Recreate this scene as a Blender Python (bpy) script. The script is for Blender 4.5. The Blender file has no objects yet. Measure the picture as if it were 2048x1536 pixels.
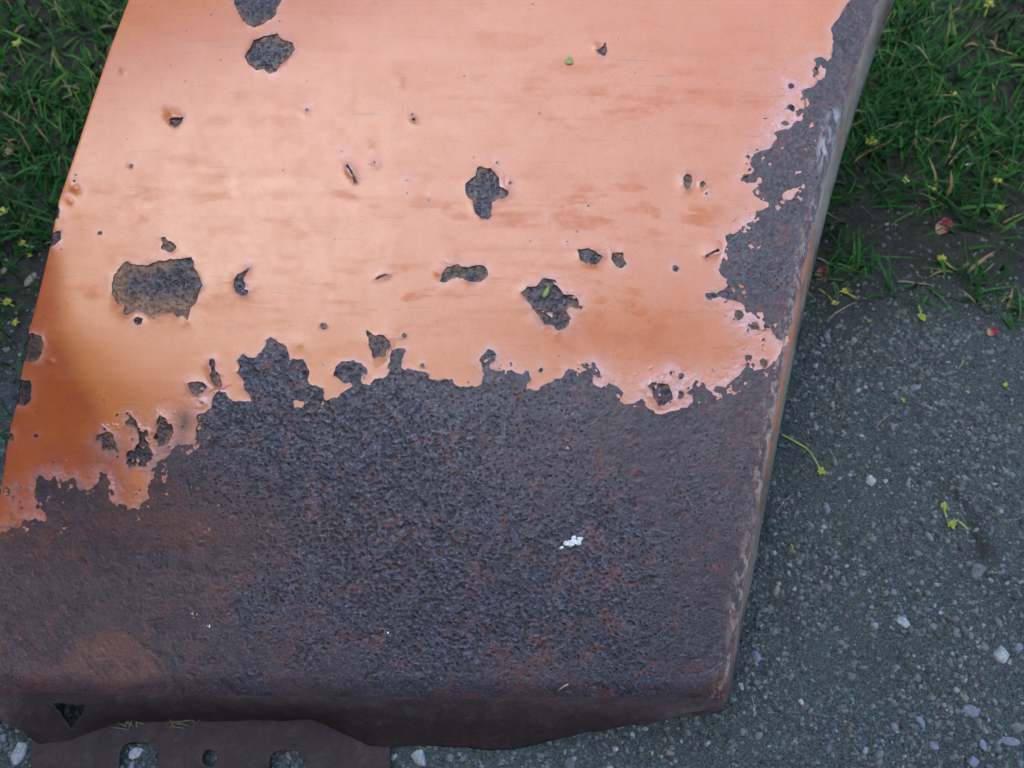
import bpy, bmesh, math, random
import numpy as np
from mathutils import Vector, Matrix, Euler

R = math.radians
random.seed(7)
rng = np.random.default_rng(11)
scene = bpy.context.scene
COL = scene.collection

# ------------------------------------------------------------------ camera, sky, sun, exposure
H_CAM, PITCH, D0 = 0.79, 62.0, 0.70
LENS = 35.0
FPX = 2048 * LENS / 36.0                      # focal length in photo pixels
cp, sp = math.cos(R(PITCH)), math.sin(R(PITCH))
CAM = np.array([0.0, 0.0, H_CAM])
AX = np.array([0.0, cp, -sp])                 # viewing axis
UP = np.array([0.0, sp, cp])
EX = np.array([1.0, 0.0, 0.0])

cam = bpy.data.cameras.new('camera')
cam_o = bpy.data.objects.new('camera', cam)
COL.objects.link(cam_o)
cam_o.location = CAM
cam_o.rotation_euler = (R(90 - PITCH), 0, 0)
cam.lens = LENS
cam.sensor_width = 36.0
cam.clip_start = 0.01
cam.clip_end = 600
cam.dof.use_dof = True
cam.dof.focus_distance = 0.71
cam.dof.aperture_fstop = 8.0
scene.camera = cam_o

SUN_EL, SUN_AZ = 54.0, 216.0                  # azimuth clockwise from +Y: the sun stands behind the added building
world = bpy.data.worlds.new('World')
scene.world = world
world.use_nodes = True
wn = world.node_tree
bg = wn.nodes['Background']
sky = wn.nodes.new('ShaderNodeTexSky')
sky.sky_type = 'NISHITA'
sky.sun_disc = False
sky.sun_elevation = R(SUN_EL)
sky.sun_rotation = R(SUN_AZ)
sky.air_density = 1.0
sky.dust_density = 2.2
sky.ozone_density = 1.6
wn.links.new(sky.outputs[0], bg.inputs[0])
bg.inputs[1].default_value = 0.15

sun = bpy.data.lights.new('sun', 'SUN')
sun.energy = 2.2
sun.angle = R(0.5)
sun.color = (1.0, 0.95, 0.87)
sun_o = bpy.data.objects.new('sun', sun)
COL.objects.link(sun_o)
sd = Vector((math.sin(R(SUN_AZ)) * math.cos(R(SUN_EL)), math.cos(R(SUN_AZ)) * math.cos(R(SUN_EL)), math.sin(R(SUN_EL))))
sun_o.rotation_euler = sd.to_track_quat('Z', 'Y').to_euler()
sun_o.location = sd * 20

scene.view_settings.view_transform = 'Standard'
scene.view_settings.look = 'None'
scene.view_settings.gamma = 1.0
scene.view_settings.use_curve_mapping = False
scene.view_settings.exposure = 2.84


# ------------------------------------------------------------------ helpers
def tag(o, label=None, cat=None, group=None, kind=None):
    if label: o['label'] = label
    if cat: o['category'] = cat
    if group: o['group'] = group
    if kind: o['kind'] = kind
    return o


def empty(name, loc=(0, 0, 0)):
    o = bpy.data.objects.new(name, None)
    o.empty_display_size = 0.02
    COL.objects.link(o)
    o.location = loc
    return o


def link(name, me, mat=None, parent=None, smooth=True):
    o = bpy.data.objects.new(name, me)
    COL.objects.link(o)
    if mat: me.materials.append(mat)
    if smooth: me.polygons.foreach_set('use_smooth', np.ones(len(me.polygons), bool))
    if parent: o.parent = parent
    return o


def np_mesh(name, co, quads=None, tris=None, attrs=None):
    """mesh from numpy arrays; faces are (n,4) and (m,3)"""
    me = bpy.data.meshes.new(name)
    nq = 0 if quads is None else len(quads)
    nt = 0 if tris is None else len(tris)
    me.vertices.add(len(co))
    me.vertices.foreach_set('co', np.ascontiguousarray(co, np.float32).ravel())
    me.loops.add(nq * 4 + nt * 3)
    idx, starts = [], []
    if nq:
        idx.append(np.asarray(quads).ravel()); starts.append(np.arange(nq) * 4)
    if nt:
        idx.append(np.asarray(tris).ravel()); starts.append(nq * 4 + np.arange(nt) * 3)
    me.loops.foreach_set('vertex_index', np.concatenate(idx).astype(np.int32))
    me.polygons.add(nq + nt)
    me.polygons.foreach_set('loop_start', np.concatenate(starts).astype(np.int32))
    me.update(calc_edges=True)
    for k, v in (attrs or {}).items():
        a = me.attributes.new(k, 'FLOAT', 'POINT')
        a.data.foreach_set('value', np.ascontiguousarray(v, np.float32).ravel())
    me.validate()
    return me


def hash2(ix, iy, seed):
    h = (ix.astype(np.int64) * 374761393 + iy.astype(np.int64) * 668265263 + seed * 2147483647) & 0xFFFFFFFF
    h = ((h ^ (h >> 13)) * 1274126177) & 0xFFFFFFFF
    h = (h ^ (h >> 16)) & 0xFFFFFFFF
    return h.astype(np.float64) / 4294967295.0


def vnoise(x, y, wl, seed=0):
    """value noise, -1..1, feature size wl"""
    x = x / wl; y = y / wl
    ix = np.floor(x); iy = np.floor(y)
    fx = x - ix; fy = y - iy
    fx = fx * fx * fx * (fx * (fx * 6 - 15) + 10); fy = fy * fy * fy * (fy * (fy * 6 - 15) + 10)
    a = hash2(ix, iy, seed); b = hash2(ix + 1, iy, seed)
    c = hash2(ix, iy + 1, seed); d = hash2(ix + 1, iy + 1, seed)
    return ((a * (1 - fx) + b * fx) * (1 - fy) + (c * (1 - fx) + d * fx) * fy) * 2 - 1


def fbm(x, y, wl, seed=0, octv=3, gain=0.5):
    s = 0; amp = 1; t = 0
    for k in range(octv):
        # rotate each octave so the lattice does not show
        ca, sa = math.cos(0.6 + k * 1.1), math.sin(0.6 + k * 1.1)
        s = s + amp * vnoise(x * ca - y * sa, x * sa + y * ca, wl / 2 ** k, seed + k * 17)
        t += amp; amp *= gain
    return s / t


def sstep(a, b, x):
    t = np.clip((x - a) / (b - a), 0, 1)
    return t * t * (3 - 2 * t)


def curve(pts):
    p = np.array(pts, float)
    return lambda v: np.interp(v, p[:, 0], p[:, 1])


def ray(px, py):
    return AX + EX * ((px - 1024) / FPX) + UP * ((768 - py) / FPX)


def gp(px, py, z=0.0):
    """the point at height z that the photograph shows at a pixel"""
    d = ray(px, py)
    t = (z - H_CAM) / d[2]
    return CAM + d * t


# ---- materials
class NT:
    def __init__(s, name):
        s.m = bpy.data.materials.new(name); s.m.use_nodes = True
        s.t = s.m.node_tree; s.n = s.t.nodes; s.l = s.t.links
        s.b = s.n['Principled BSDF']
        s.tc = s.n.new('ShaderNodeTexCoord').outputs['Object']
    def set(s, **kw):
        for k, v in kw.items(): s.b.inputs[k.replace('_', ' ')].default_value = v
    def noise(s, scale, detail=4, rough=0.55, dist=0.0, vec=None, col=False):
        n = s.n.new('ShaderNodeTexNoise'); n.inputs['Scale'].default_value = scale
        n.inputs['Detail'].default_value = detail; n.inputs['Roughness'].default_value = rough
        n.inputs['Distortion'].default_value = dist
        s.l.new(vec or s.tc, n.inputs['Vector'])
        return n.outputs[1 if col else 0]
    def voro(s, scale, feature='F1', vec=None, out=0, rnd=1.0):
        n = s.n.new('ShaderNodeTexVoronoi'); n.feature = feature
        n.inputs['Scale'].default_value = scale; n.inputs['Randomness'].default_value = rnd
        s.l.new(vec or s.tc, n.inputs['Vector'])
        return n.outputs[out]
    def stretch(s, x, y, z, rot=0.0):
        n = s.n.new('ShaderNodeMapping'); n.inputs['Scale'].default_value = (x, y, z)
        n.inputs['Rotation'].default_value = (0, 0, rot)
        s.l.new(s.tc, n.inputs[0]); return n.outputs[0]
    def attr(s, name):
        n = s.n.new('ShaderNodeAttribute'); n.attribute_name = name
        return n.outputs['Fac']
    def ramp(s, fac, *stops):
        n = s.n.new('ShaderNodeValToRGB')
        e = n.color_ramp.elements
        while len(e) < len(stops): e.new(0.5)
        for k, (p, c) in enumerate(stops):
            e[k].position = p
            e[k].color = (*c, 1) if isinstance(c, tuple) else (c, c, c, 1)
        s.l.new(fac, n.inputs[0]); return n.outputs[0]
    def val(s, inp, v):
        if isinstance(v, tuple): inp.default_value = (*v, 1) if len(v) == 3 else v
        elif isinstance(v, (int, float)): inp.default_value = v
        else: s.l.new(v, inp)
    def mix(s, fac, a, b, mode='MIX'):
        n = s.n.new('ShaderNodeMix'); n.data_type = 'RGBA'; n.blend_type = mode
        s.val(n.inputs[0], fac); s.val(n.inputs[6], a); s.val(n.inputs[7], b)
        return n.outputs[2]
    def math(s, op, a, b=0.0, clamp=False):
        n = s.n.new('ShaderNodeMath'); n.operation = op; n.use_clamp = clamp
        s.val(n.inputs[0], a); s.val(n.inputs[1], b)
        return n.outputs[0]
    def bump(s, height, strength=0.5, dist=0.001, prev=None):
        n = s.n.new('ShaderNodeBump'); n.inputs['Strength'].default_value = strength
        n.inputs['Distance'].default_value = dist
        s.val(n.inputs['Height'], height)
        if prev: s.l.new(prev, n.inputs['Normal'])
        return n.outputs[0]
    def out(s, name, v):
        s.val(s.b.inputs[name], v)


def mat_rust(name):
    m = NT(name)
    big = m.noise(9, 5, 0.6); mid = m.noise(60, 5, 0.62); fine = m.noise(360, 3, 0.6); grain = m.noise(900, 3, 0.6)
    cell = m.voro(430)
    rough_zone = m.attr('pitted')
    c = m.ramp(mid, (0.28, (0.022, 0.016, 0.017)), (0.52, (0.038, 0.026, 0.027)), (0.72, (0.062, 0.040, 0.038)))
    c = m.mix(m.ramp(m.noise(170, 5, 0.75), (0.36, 0.6), (0.50, 0.0)), c, (0.018, 0.013, 0.014))
    c = m.mix(rough_zone, c, m.ramp(mid, (0.28, (0.011, 0.011, 0.020)), (0.72, (0.028, 0.028, 0.050))))
    c = m.mix(m.ramp(big, (0.44, 0.0), (0.64, 0.55)), c, (0.066, 0.036, 0.029))
    c = m.mix(m.ramp(m.noise(26, 6, 0.7, 0.8), (0.46, 0.0), (0.58, 0.65)), c, (0.028, 0.019, 0.021))
    # brown red scabs, larger and softer where the sheet is smoother
    red = m.ramp(m.noise(62, 5, 0.74, 0.6), (0.53, 0.0), (0.62, 0.95))
    c = m.mix(red, c, (0.088, 0.026, 0.018))
    ochre = m.ramp(m.noise(95, 5, 0.72, 0.4), (0.63, 0.0), (0.72, 0.7))
    c = m.mix(ochre, c, (0.13, 0.070, 0.030))
    dots = m.ramp(m.noise(120, 4, 0.65, 0.4), (0.37, 0.95), (0.44, 0.0))
    c = m.mix(m.math('MULTIPLY', dots, m.math('SUBTRACT', 1.15, rough_zone, True)), c, (0.030, 0.009, 0.008))
    # dark round pits, dense where the sheet is eaten, few elsewhere; bluish sky glints painted in between them
    wob = m.math('MULTIPLY', m.math('SUBTRACT', m.noise(520, 3, 0.6), 0.5), 0.55)
    pd = m.math('ADD', m.voro(300), wob)
    dens = m.math('ADD', m.math('MULTIPLY', rough_zone, 0.42), m.math('MULTIPLY', m.math('SUBTRACT', m.noise(45, 4, 0.65), 0.5), 0.55))
    pits = m.math('MULTIPLY', m.math('SUBTRACT', m.math('ADD', dens, 0.06), pd), 5.5, True)
    c = m.mix(m.math('MULTIPLY', pits, 0.92), c, (0.009, 0.005, 0.006))
    c = m.mix(m.math('MULTIPLY', m.ramp(m.noise(480, 2, 0.5), (0.54, 0.0), (0.66, 0.85)), m.math('MULTIPLY', m.math('SUBTRACT', 1.0, pits), m.math('ADD', rough_zone, 0.12), True)), c, (0.095, 0.112, 0.160))
    c = m.mix(m.ramp(fine, (0.34, 0.6), (0.46, 0.0)), c, (0.018, 0.012, 0.013))
    c = m.mix(m.math('MULTIPLY', m.attr('deep'), 0.75, True), c, (0.013, 0.009, 0.009))
    c = m.mix(m.math('MULTIPLY', m.attr('tint'), m.ramp(mid, (0.3, 0.20), (0.6, 0.85))), c, (0.125, 0.048, 0.030))
    c = m.mix(m.math('MULTIPLY', m.attr('scale'), m.ramp(m.noise(150, 4, 0.7), (0.36, 0.15), (0.58, 0.9)), True), c, (0.250, 0.115, 0.034))
    er = m.math('MULTIPLY', m.math('MULTIPLY', m.attr('primer'), 1.5, True), m.ramp(m.noise(150, 5, 0.75, vec=m.stretch(1, 0.4, 1, R(-13))), (0.44, 0.95), (0.52, 0.0)), True)
    c = m.mix(er, c, (0.085, 0.026, 0.018))
    pr = m.math('MULTIPLY', m.attr('primer'), m.ramp(m.noise(210, 5, 0.75, 0.3, vec=m.stretch(1, 0.4, 1, R(-13))), (0.50, 0.0), (0.56, 0.9)), True)
    c = m.mix(pr, c, (0.25, 0.20, 0.155))
    c = m.mix(m.math('MULTIPLY', m.attr('orange'), m.ramp(m.noise(90, 4, 0.7), (0.40, 0.0), (0.52, 0.9)), True), c, (0.27, 0.085, 0.038))
    c = m.mix(m.math('MULTIPLY', m.attr('scuff'), m.ramp(m.noise(220, 4, 0.7, vec=m.stretch(1, 0.35, 1, R(-14))), (0.44, 0.0), (0.58, 0.8)), True), c, (0.42, 0.46, 0.48))
    m.out('Base Color', c)
    m.out('Roughness', m.ramp(fine, (0.35, 0.66), (0.65, 0.40)))
    m.set(Metallic=0.0, Specular_IOR_Level=0.78)
    nb = m.bump(m.math('SUBTRACT', m.math('MULTIPLY', fine, m.math('ADD', m.math('MULTIPLY', rough_zone, 0.55), 0.12)), m.math('MULTIPLY', pits, 0.55)), 0.8, 0.0013)
    nb = m.bump(grain, 0.5, 0.0004, nb)
    nb = m.bump(m.noise(140, 5, 0.7), 0.35, 0.0014, nb)
    m.out('Normal', nb)
    return m.m


def mat_old_rust():
    m = NT('dirty_rust')
    n = m.noise(30, 6, 0.68, 0.4); f = m.noise(260, 5, 0.7); d = m.noise(70, 5, 0.7)
    c = m.ramp(n, (0.30, (0.020, 0.014, 0.014)), (0.52, (0.044, 0.028, 0.026)), (0.72, (0.074, 0.043, 0.035)))
    c = m.mix(m.math('MULTIPLY', m.attr('tint'), 0.8, True), c, (0.095, 0.042, 0.028))
    c = m.mix(m.math('MULTIPLY', m.attr('deep'), 0.75, True), c, (0.022, 0.016, 0.017))
    c = m.mix(m.ramp(d, (0.54, 0.0), (0.66, 0.5)), c, (0.060, 0.064, 0.052))                  # dried mud
    c = m.mix(m.ramp(f, (0.36, 0.75), (0.56, 0.0)), c, (0.020, 0.014, 0.014))
    m.out('Base Color', c); m.set(Roughness=0.7, Specular_IOR_Level=0.3)
    nb = m.bump(d, 0.4, 0.0016)
    m.out('Normal', m.bump(f, 0.7, 0.0011, nb))
    return m.m


def mat_paint():
    m = NT('orange_paint')
    big = m.noise(7, 4, 0.55); mid = m.noise(40, 5, 0.6)
    c = m.mix(m.ramp(big, (0.35, 0.0), (0.65, 1.0)), (0.57, 0.162, 0.028), (0.59, 0.195, 0.046))
    c = m.mix(m.ramp(m.noise(150, 5, 0.7), (0.35, 0.40), (0.6, 0.0)), c, (0.50, 0.136, 0.014))
    c = m.mix(m.ramp(m.noise(900, 2, 0.6), (0.35, 0.22), (0.65, 0.0)), c, (0.30, 0.075, 0.014))     # chalky grain
    c = m.mix(m.math('MULTIPLY', m.attr('stain_reflect'), m.ramp(m.noise(55, 6, 0.68), (0.36, 0.05), (0.58, 0.95)), True), c, (0.49, 0.112, 0.003))
    c = m.mix(m.math('MULTIPLY', m.attr('left_shade'), m.ramp(mid, (0.3, 0.65), (0.6, 1.0)), True), c, (0.36, 0.066, 0.010))
    c = m.mix(m.math('MULTIPLY', m.attr('halo'), m.ramp(m.noise(95, 5, 0.65), (0.30, 0.15), (0.60, 0.95)), True), c, (0.56, 0.31, 0.27))
    c = m.mix(m.math('MULTIPLY', m.attr('grime'), m.ramp(m.noise(80, 5, 0.65), (0.30, 0.25), (0.62, 0.95)), True), c, (0.085, 0.058, 0.055))
    # rusty rims, dark specks and hair scratches
    c = m.mix(m.math('MULTIPLY', m.attr('rim'), m.ramp(m.noise(210, 4, 0.7), (0.42, 0.0), (0.56, 0.85)), True), c, (0.24, 0.070, 0.020))
    sp_ = m.ramp(m.math('ADD', m.voro(58), m.math('MULTIPLY', m.noise(500, 3, 0.6), 0.09)), (0.080, 1.0), (0.110, 0.0))
    sp_ = m.math('MULTIPLY', sp_, m.ramp(m.noise(30, 2), (0.44, 0.0), (0.50, 1.0)))
    c = m.mix(m.math('MULTIPLY', sp_, 0.85), c, (0.06, 0.028, 0.020))
    for rot, sc_, st in ((18, 60, 0.5), (-32, 85, 0.4), (63, 70, 0.35)):
        scr = m.ramp(m.noise(sc_, 2, 0.5, 0.0, vec=m.stretch(0.30, 5, 1, R(rot))), (0.70, 0.0), (0.72, st))
        c = m.mix(scr, c, (0.28, 0.10, 0.05))
    m.out('Base Color', c)
    worn = m.math('MAXIMUM', m.attr('grime'), m.math('MULTIPLY', m.math('MULTIPLY', m.attr('streak'), m.ramp(m.noise(55, 6, 0.68), (0.38, 0.0), (0.60, 1.0))), 0.50), True)
    m.out('Roughness', m.math('ADD', m.ramp(mid, (0.3, 0.42), (0.7, 0.52)), m.math('MULTIPLY', worn, 0.25), True))
    m.set(Specular_IOR_Level=0.7, Coat_IOR=1.55)
    scuffs = m.ramp(m.noise(48, 6, 0.72), (0.36, 0.56), (0.60, 0.74))
    m.out('Coat Weight', m.math('MULTIPLY', scuffs, m.math('SUBTRACT', 1.0, m.math('MULTIPLY', worn, 0.75)), True))
    m.out('Coat Roughness', m.ramp(m.noise(130, 5, 0.7), (0.3, 0.25), (0.7, 0.38)))
    nb = m.bump(m.noise(380, 3, 0.55), 0.09, 0.0006)
    nb = m.bump(m.noise(1300, 2, 0.5), 0.14, 0.0002, nb)
    m.out('Normal', nb)
    m.l.new(nb, m.b.inputs['Coat Normal'])
    return m.m


def mat_simple(name, c1, c2, scale=60, rough=0.7, bump=0.3, bdist=0.001, spec=0.4, detail=5):
    m = NT(name)
    n = m.noise(scale, detail, 0.6)
    m.out('Base Color', m.ramp(n, (0.32, c1), (0.68, c2)))
    m.set(Roughness=rough, Specular_IOR_Level=spec)
    if bump: m.out('Normal', m.bump(m.noise(scale * 2.5, 4, 0.6), bump, bdist))
    return m.m


def mat_flange():
    m = NT('worn_flange_paint')
    n = m.noise(60, 6, 0.68); n2 = m.noise(34, 6, 0.7, vec=m.stretch(1, 0.3, 1, R(-12)))
    c = m.ramp(n, (0.3, (0.085, 0.075, 0.060)), (0.7, (0.150, 0.138, 0.115)))
    c = m.mix(m.ramp(n2, (0.46, 0.0), (0.54, 0.9)), c, (0.060, 0.030, 0.024))
    c = m.mix(m.ramp(m.noise(18, 5, 0.7, vec=m.stretch(1.6, 0.3, 1, R(-13))), (0.50, 0.0), (0.62, 0.8)), c, (0.200, 0.180, 0.145))
    c = m.mix(m.math('MULTIPLY', m.attr('orange'), m.ramp(m.noise(45, 4, 0.7), (0.36, 0.25), (0.52, 1.0)), True), c, (0.36, 0.115, 0.045))
    m.out('Base Color', c)
    m.set(Roughness=0.55, Specular_IOR_Level=0.5)
    m.out('Normal', m.bump(m.noise(300, 4, 0.6), 0.3, 0.0006))
    return m.m


def mat_ground():
    m = NT('soil')
    n = m.noise(14, 6, 0.65); f = m.noise(160, 5, 0.7); g = m.noise(650, 4, 0.7)
    soil = m.ramp(f, (0.30, (0.014, 0.0125, 0.010)), (0.70, (0.052, 0.046, 0.037)))
    grit = m.ramp(g, (0.32, (0.018, 0.022, 0.022)), (0.52, (0.064, 0.078, 0.078)), (0.66, (0.130, 0.155, 0.153)), (0.76, (0.24, 0.27, 0.27)))
    k = m.math('ADD', m.attr('gravelly'), m.math('MULTIPLY', m.math('SUBTRACT', n, 0.5), 1.1), True)
    c = m.mix(k, soil, grit)
    c = m.mix(m.ramp(m.voro(500, out=1), (0.0, 0.0), (1.0, 0.4)), c, m.voro(500, out=1), 'OVERLAY')
    c = m.mix(0.35, c, m.mix(1.0, c, (0.85, 0.95, 0.9), 'MULTIPLY'))
    far = m.ramp(m.noise(3, 6, 0.65), (0.35, (0.032, 0.062, 0.020)), (0.65, (0.060, 0.100, 0.032)))
    c = m.mix(m.attr('lawn'), c, far)
    m.out('Base Color', c)
    m.set(Roughness=0.9, Specular_IOR_Level=0.25)
    nb = m.bump(f, 0.7, 0.004)
    nb = m.bump(g, 0.8, 0.0018, nb)
    m.out('Normal', nb)
    return m.m


def mat_grass():
    m = NT('grass_blade')
    a = m.attr('tone'); h = m.attr('along')
    c = m.ramp(a, (0.0, (0.006, 0.034, 0.009)), (0.45, (0.014, 0.076, 0.014)), (0.80, (0.036, 0.128, 0.023)), (0.93, (0.095, 0.185, 0.036)), (0.97, (0.22, 0.175, 0.08)))
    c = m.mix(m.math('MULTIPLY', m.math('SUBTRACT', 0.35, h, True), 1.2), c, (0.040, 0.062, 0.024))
    m.out('Base Color', c)
    m.set(Roughness=0.6, Specular_IOR_Level=0.12)
    try: m.set(Transmission_Weight=0.0)
    except Exception: pass
    return m.m


def mat_stone():
    m = NT('grit_stone')
    a = m.attr('tone')
    c = m.ramp(a, (0.0, (0.024, 0.030, 0.028)), (0.40, (0.092, 0.110, 0.104)), (0.80, (0.165, 0.192, 0.188)), (0.88, (0.11, 0.080, 0.060)), (0.92, (0.16, 0.19, 0.20)), (0.985, (0.28, 0.32, 0.32)))
    c = m.mix(m.ramp(m.noise(700, 4, 0.7), (0.35, 0.45), (0.6, 0.0)), c, (0.07, 0.068, 0.062))
    m.out('Base Color', c)
    m.set(Roughness=0.8, Specular_IOR_Level=0.35)
    return m.m


M_RUST = mat_rust('rusted_steel')
M_PAINT = mat_paint()
M_OLD = mat_old_rust()
M_FLANGE = mat_flange()
M_GROUND = mat_ground()
M_GRASS = mat_grass()
M_GRIT = mat_stone()

# ------------------------------------------------------------------ ground
GX0, GX1, GY0, GY1, GS = -0.95, 0.95, -0.15, 1.25, 0.0045


def gravel_line(x):
    """world y where gravel gives way to lawn soil"""
    return np.interp(x, [-0.9, -0.45, 0.0, 0.30, 0.9], [0.36, 0.44, 0.46, 0.50, 0.475])


def groove(x, y):
    """a shallow dark furrow in the gravel, 0..1"""
    a, b = gp(1890, 975)[:2], gp(1975, 1125)[:2]
    dx, dy = b - a
    t = np.clip(((x - a[0]) * dx + (y - a[1]) * dy) / (dx * dx + dy * dy), -0.1, 1.1)
    d = np.hypot(x - a[0] - t * dx + 0.011 * fbm(x, y, 0.035, 79, 3), y - a[1] - t * dy)
    w = 0.0055 + 0.0055 * fbm(x, y, 0.022, 77, 3)
    return np.exp(-(d / w) ** 2) * sstep(-0.1, 0.15, t) * (1 - sstep(0.85, 1.1, t))


def ground_z(x, y):
    return (fbm(x, y, 0.16, 3, 3) * 0.0045 + fbm(x, y, 0.022, 5, 3) * 0.0016
            - groove(x, y) * (0.006 + 0.003 * fbm(x, y, 0.012, 78, 2)) + 0.004 * sstep(0.0, 0.16, y - gravel_line(x)))


def build_ground():
    xs = np.arange(GX0, GX1 + 1e-6, GS); ys = np.arange(GY0, GY1 + 1e-6, GS)
    X, Y = np.meshgrid(xs, ys)
    # outer rings reach the horizon
    Z = ground_z(X, Y)
    edge = np.minimum.reduce([X - GX0, GX1 - X, Y - GY0, GY1 - Y])
    Z = Z * sstep(0, 0.08, edge)
    ny, nx = X.shape
    co = np.stack([X, Y, Z], -1).reshape(-1, 3)
    i = np.arange(ny * nx).reshape(ny, nx)
    q = np.stack([i[:-1, :-1], i[:-1, 1:], i[1:, 1:], i[1:, :-1]], -1).reshape(-1, 4)
    loop = np.concatenate([i[0, :], i[1:, -1], i[-1, -2::-1], i[-2:0:-1, 0]])
    quads = [q]; cos = [co]; base = len(co); prev = loop
    cx, cy = 0.0, 0.55
    p0 = co[loop]
    for k in (1.6, 3.0, 8.0, 30.0, 250.0):
        p = p0.copy(); p[:, 0] = cx + (p0[:, 0] - cx) * k; p[:, 1] = cy + (p0[:, 1] - cy) * k; p[:, 2] = 0
        cur = base + np.arange(len(loop)); base += len(loop)
        cos.append(p)
        quads.append(np.stack([prev, cur, np.roll(cur, -1), np.roll(prev, -1)], -1)[:, ::1])
        prev = cur
    co = np.concatenate(cos); qs = np.concatenate(quads)
    # orient up
    a, b, c = co[qs[:, 0]], co[qs[:, 1]], co[qs[:, 2]]
    nz = np.cross(b - a, c - a)[:, 2]
    qs[nz < 0] = qs[nz < 0][:, ::-1]
    gl = gravel_line(co[:, 0]) - co[:, 1]
    grav = sstep(-0.08, 0.06, gl + 0.05 * fbm(co[:, 0], co[:, 1], 0.12, 9, 3))
    grav = grav * (1 - 0.95 * groove(co[:, 0], co[:, 1]))
    lawn = sstep(0.35, 1.0, co[:, 1] - 0.9) * 1.0
    lawn = np.maximum(lawn, sstep(1.2, 2.2, np.hypot(co[:, 0], co[:, 1] - .5)) * (co[:, 1] > -0.1))
    me = np_mesh('ground', co, qs, None, {'gravelly': grav, 'lawn': lawn})
    o = link('ground', me, M_GROUND)
    tag(o, kind='structure', label='dark soil and gravel ground under the panel')
    return o


build_ground()


# ------------------------------------------------------------------ unseen building added behind the camera to cast shade and reflect dark
def box(bm, x0, x1, y0, y1, z0, z1):
    v = [bm.verts.new(p) for p in ((x0, y0, z0), (x1, y0, z0), (x1, y1, z0), (x0, y1, z0), (x0, y0, z1), (x1, y0, z1), (x1, y1, z1), (x0, y1, z1))]
    for f in ((0, 3, 2, 1), (4, 5, 6, 7), (0, 1, 5, 4), (1, 2, 6, 5), (2, 3, 7, 6), (3, 0, 4, 7)):
        bm.faces.new([v[k] for k in f])


def bm_obj(name, bm, mat, parent=None, smooth=False):
    me = bpy.data.meshes.new(name)
    bmesh.ops.recalc_face_normals(bm, faces=bm.faces[:])
    bm.to_mesh(me); bm.free()
    return link(name, me, mat, parent, smooth)


def build_shade_house():
    h = empty('shade_house', (-0.6, -2.75, 0))
    h.rotation_euler.z = R(-3)
    tag(h, 'unseen two storey clapboard building added behind the camera to shade the panel', 'shade_house')
    m_wall = mat_simple('house_clapboard', (0.045, 0.042, 0.036), (0.062, 0.056, 0.046), 3, 0.8, 0.2)
    m_roof = mat_simple('house_shingle', (0.05, 0.048, 0.045), (0.085, 0.08, 0.075), 8, 0.9, 0.4)
    m_trim = mat_simple('house_trim', (0.10, 0.095, 0.085), (0.14, 0.13, 0.12), 5, 0.6, 0)
    m_glass = NT('house_glass'); m_glass.set(Base_Color=(0.02, 0.025, 0.03, 1), Roughness=0.05)
    HZ = 5.85
    bm = bmesh.new(); box(bm, -6, 6, -7, 0, 0, HZ)
    k = 0
    z = 0.3
    while z < HZ - 0.05:
        box(bm, -6.01, 6.01, 0.0025, 0.018, z, z + 0.165); z += 0.175
    bm_obj('wall', bm, m_wall, h)
    bm = bmesh.new()
    v = [bm.verts.new(p) for p in ((-6.4, 0.45, HZ - 0.1), (6.4, 0.45, HZ - 0.1), (6.4, -3.5, HZ + 2.4), (-6.4, -3.5, HZ + 2.4), (6.4, -7.45, HZ - 0.1), (-6.4, -7.45, HZ - 0.1))]
    bm.faces.new((v[0], v[1], v[2], v[3])); bm.faces.new((v[3], v[2], v[4], v[5]))
    r = bmesh.ops.solidify(bm, geom=bm.faces[:], thickness=0.15)
    bm_obj('roof', bm, m_roof, h)
    for x in (-4.2, -1.4, 1.4, 4.2):
        for z0 in (1.0, 3.5):
            bm = bmesh.new()
            for a in ((x - .5, x - .42), (x + .42, x + .5)): box(bm, a[0], a[1], 0.02, 0.06, z0, z0 + 1.3)
            for a in ((z0 - .08, z0), (z0 + 1.3, z0 + 1.38), (z0 + .63, z0 + .67)): box(bm, x - .5, x + .5, 0.021, 0.055, a[0], a[1])
            w = bm_obj('window', bm, m_trim, h)
            bm = bmesh.new(); box(bm, x - .42, x + .42, 0.022, 0.03, z0, z0 + 1.3)
            bm_obj('pane', bm, m_glass.m, w)


build_shade_house()

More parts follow.
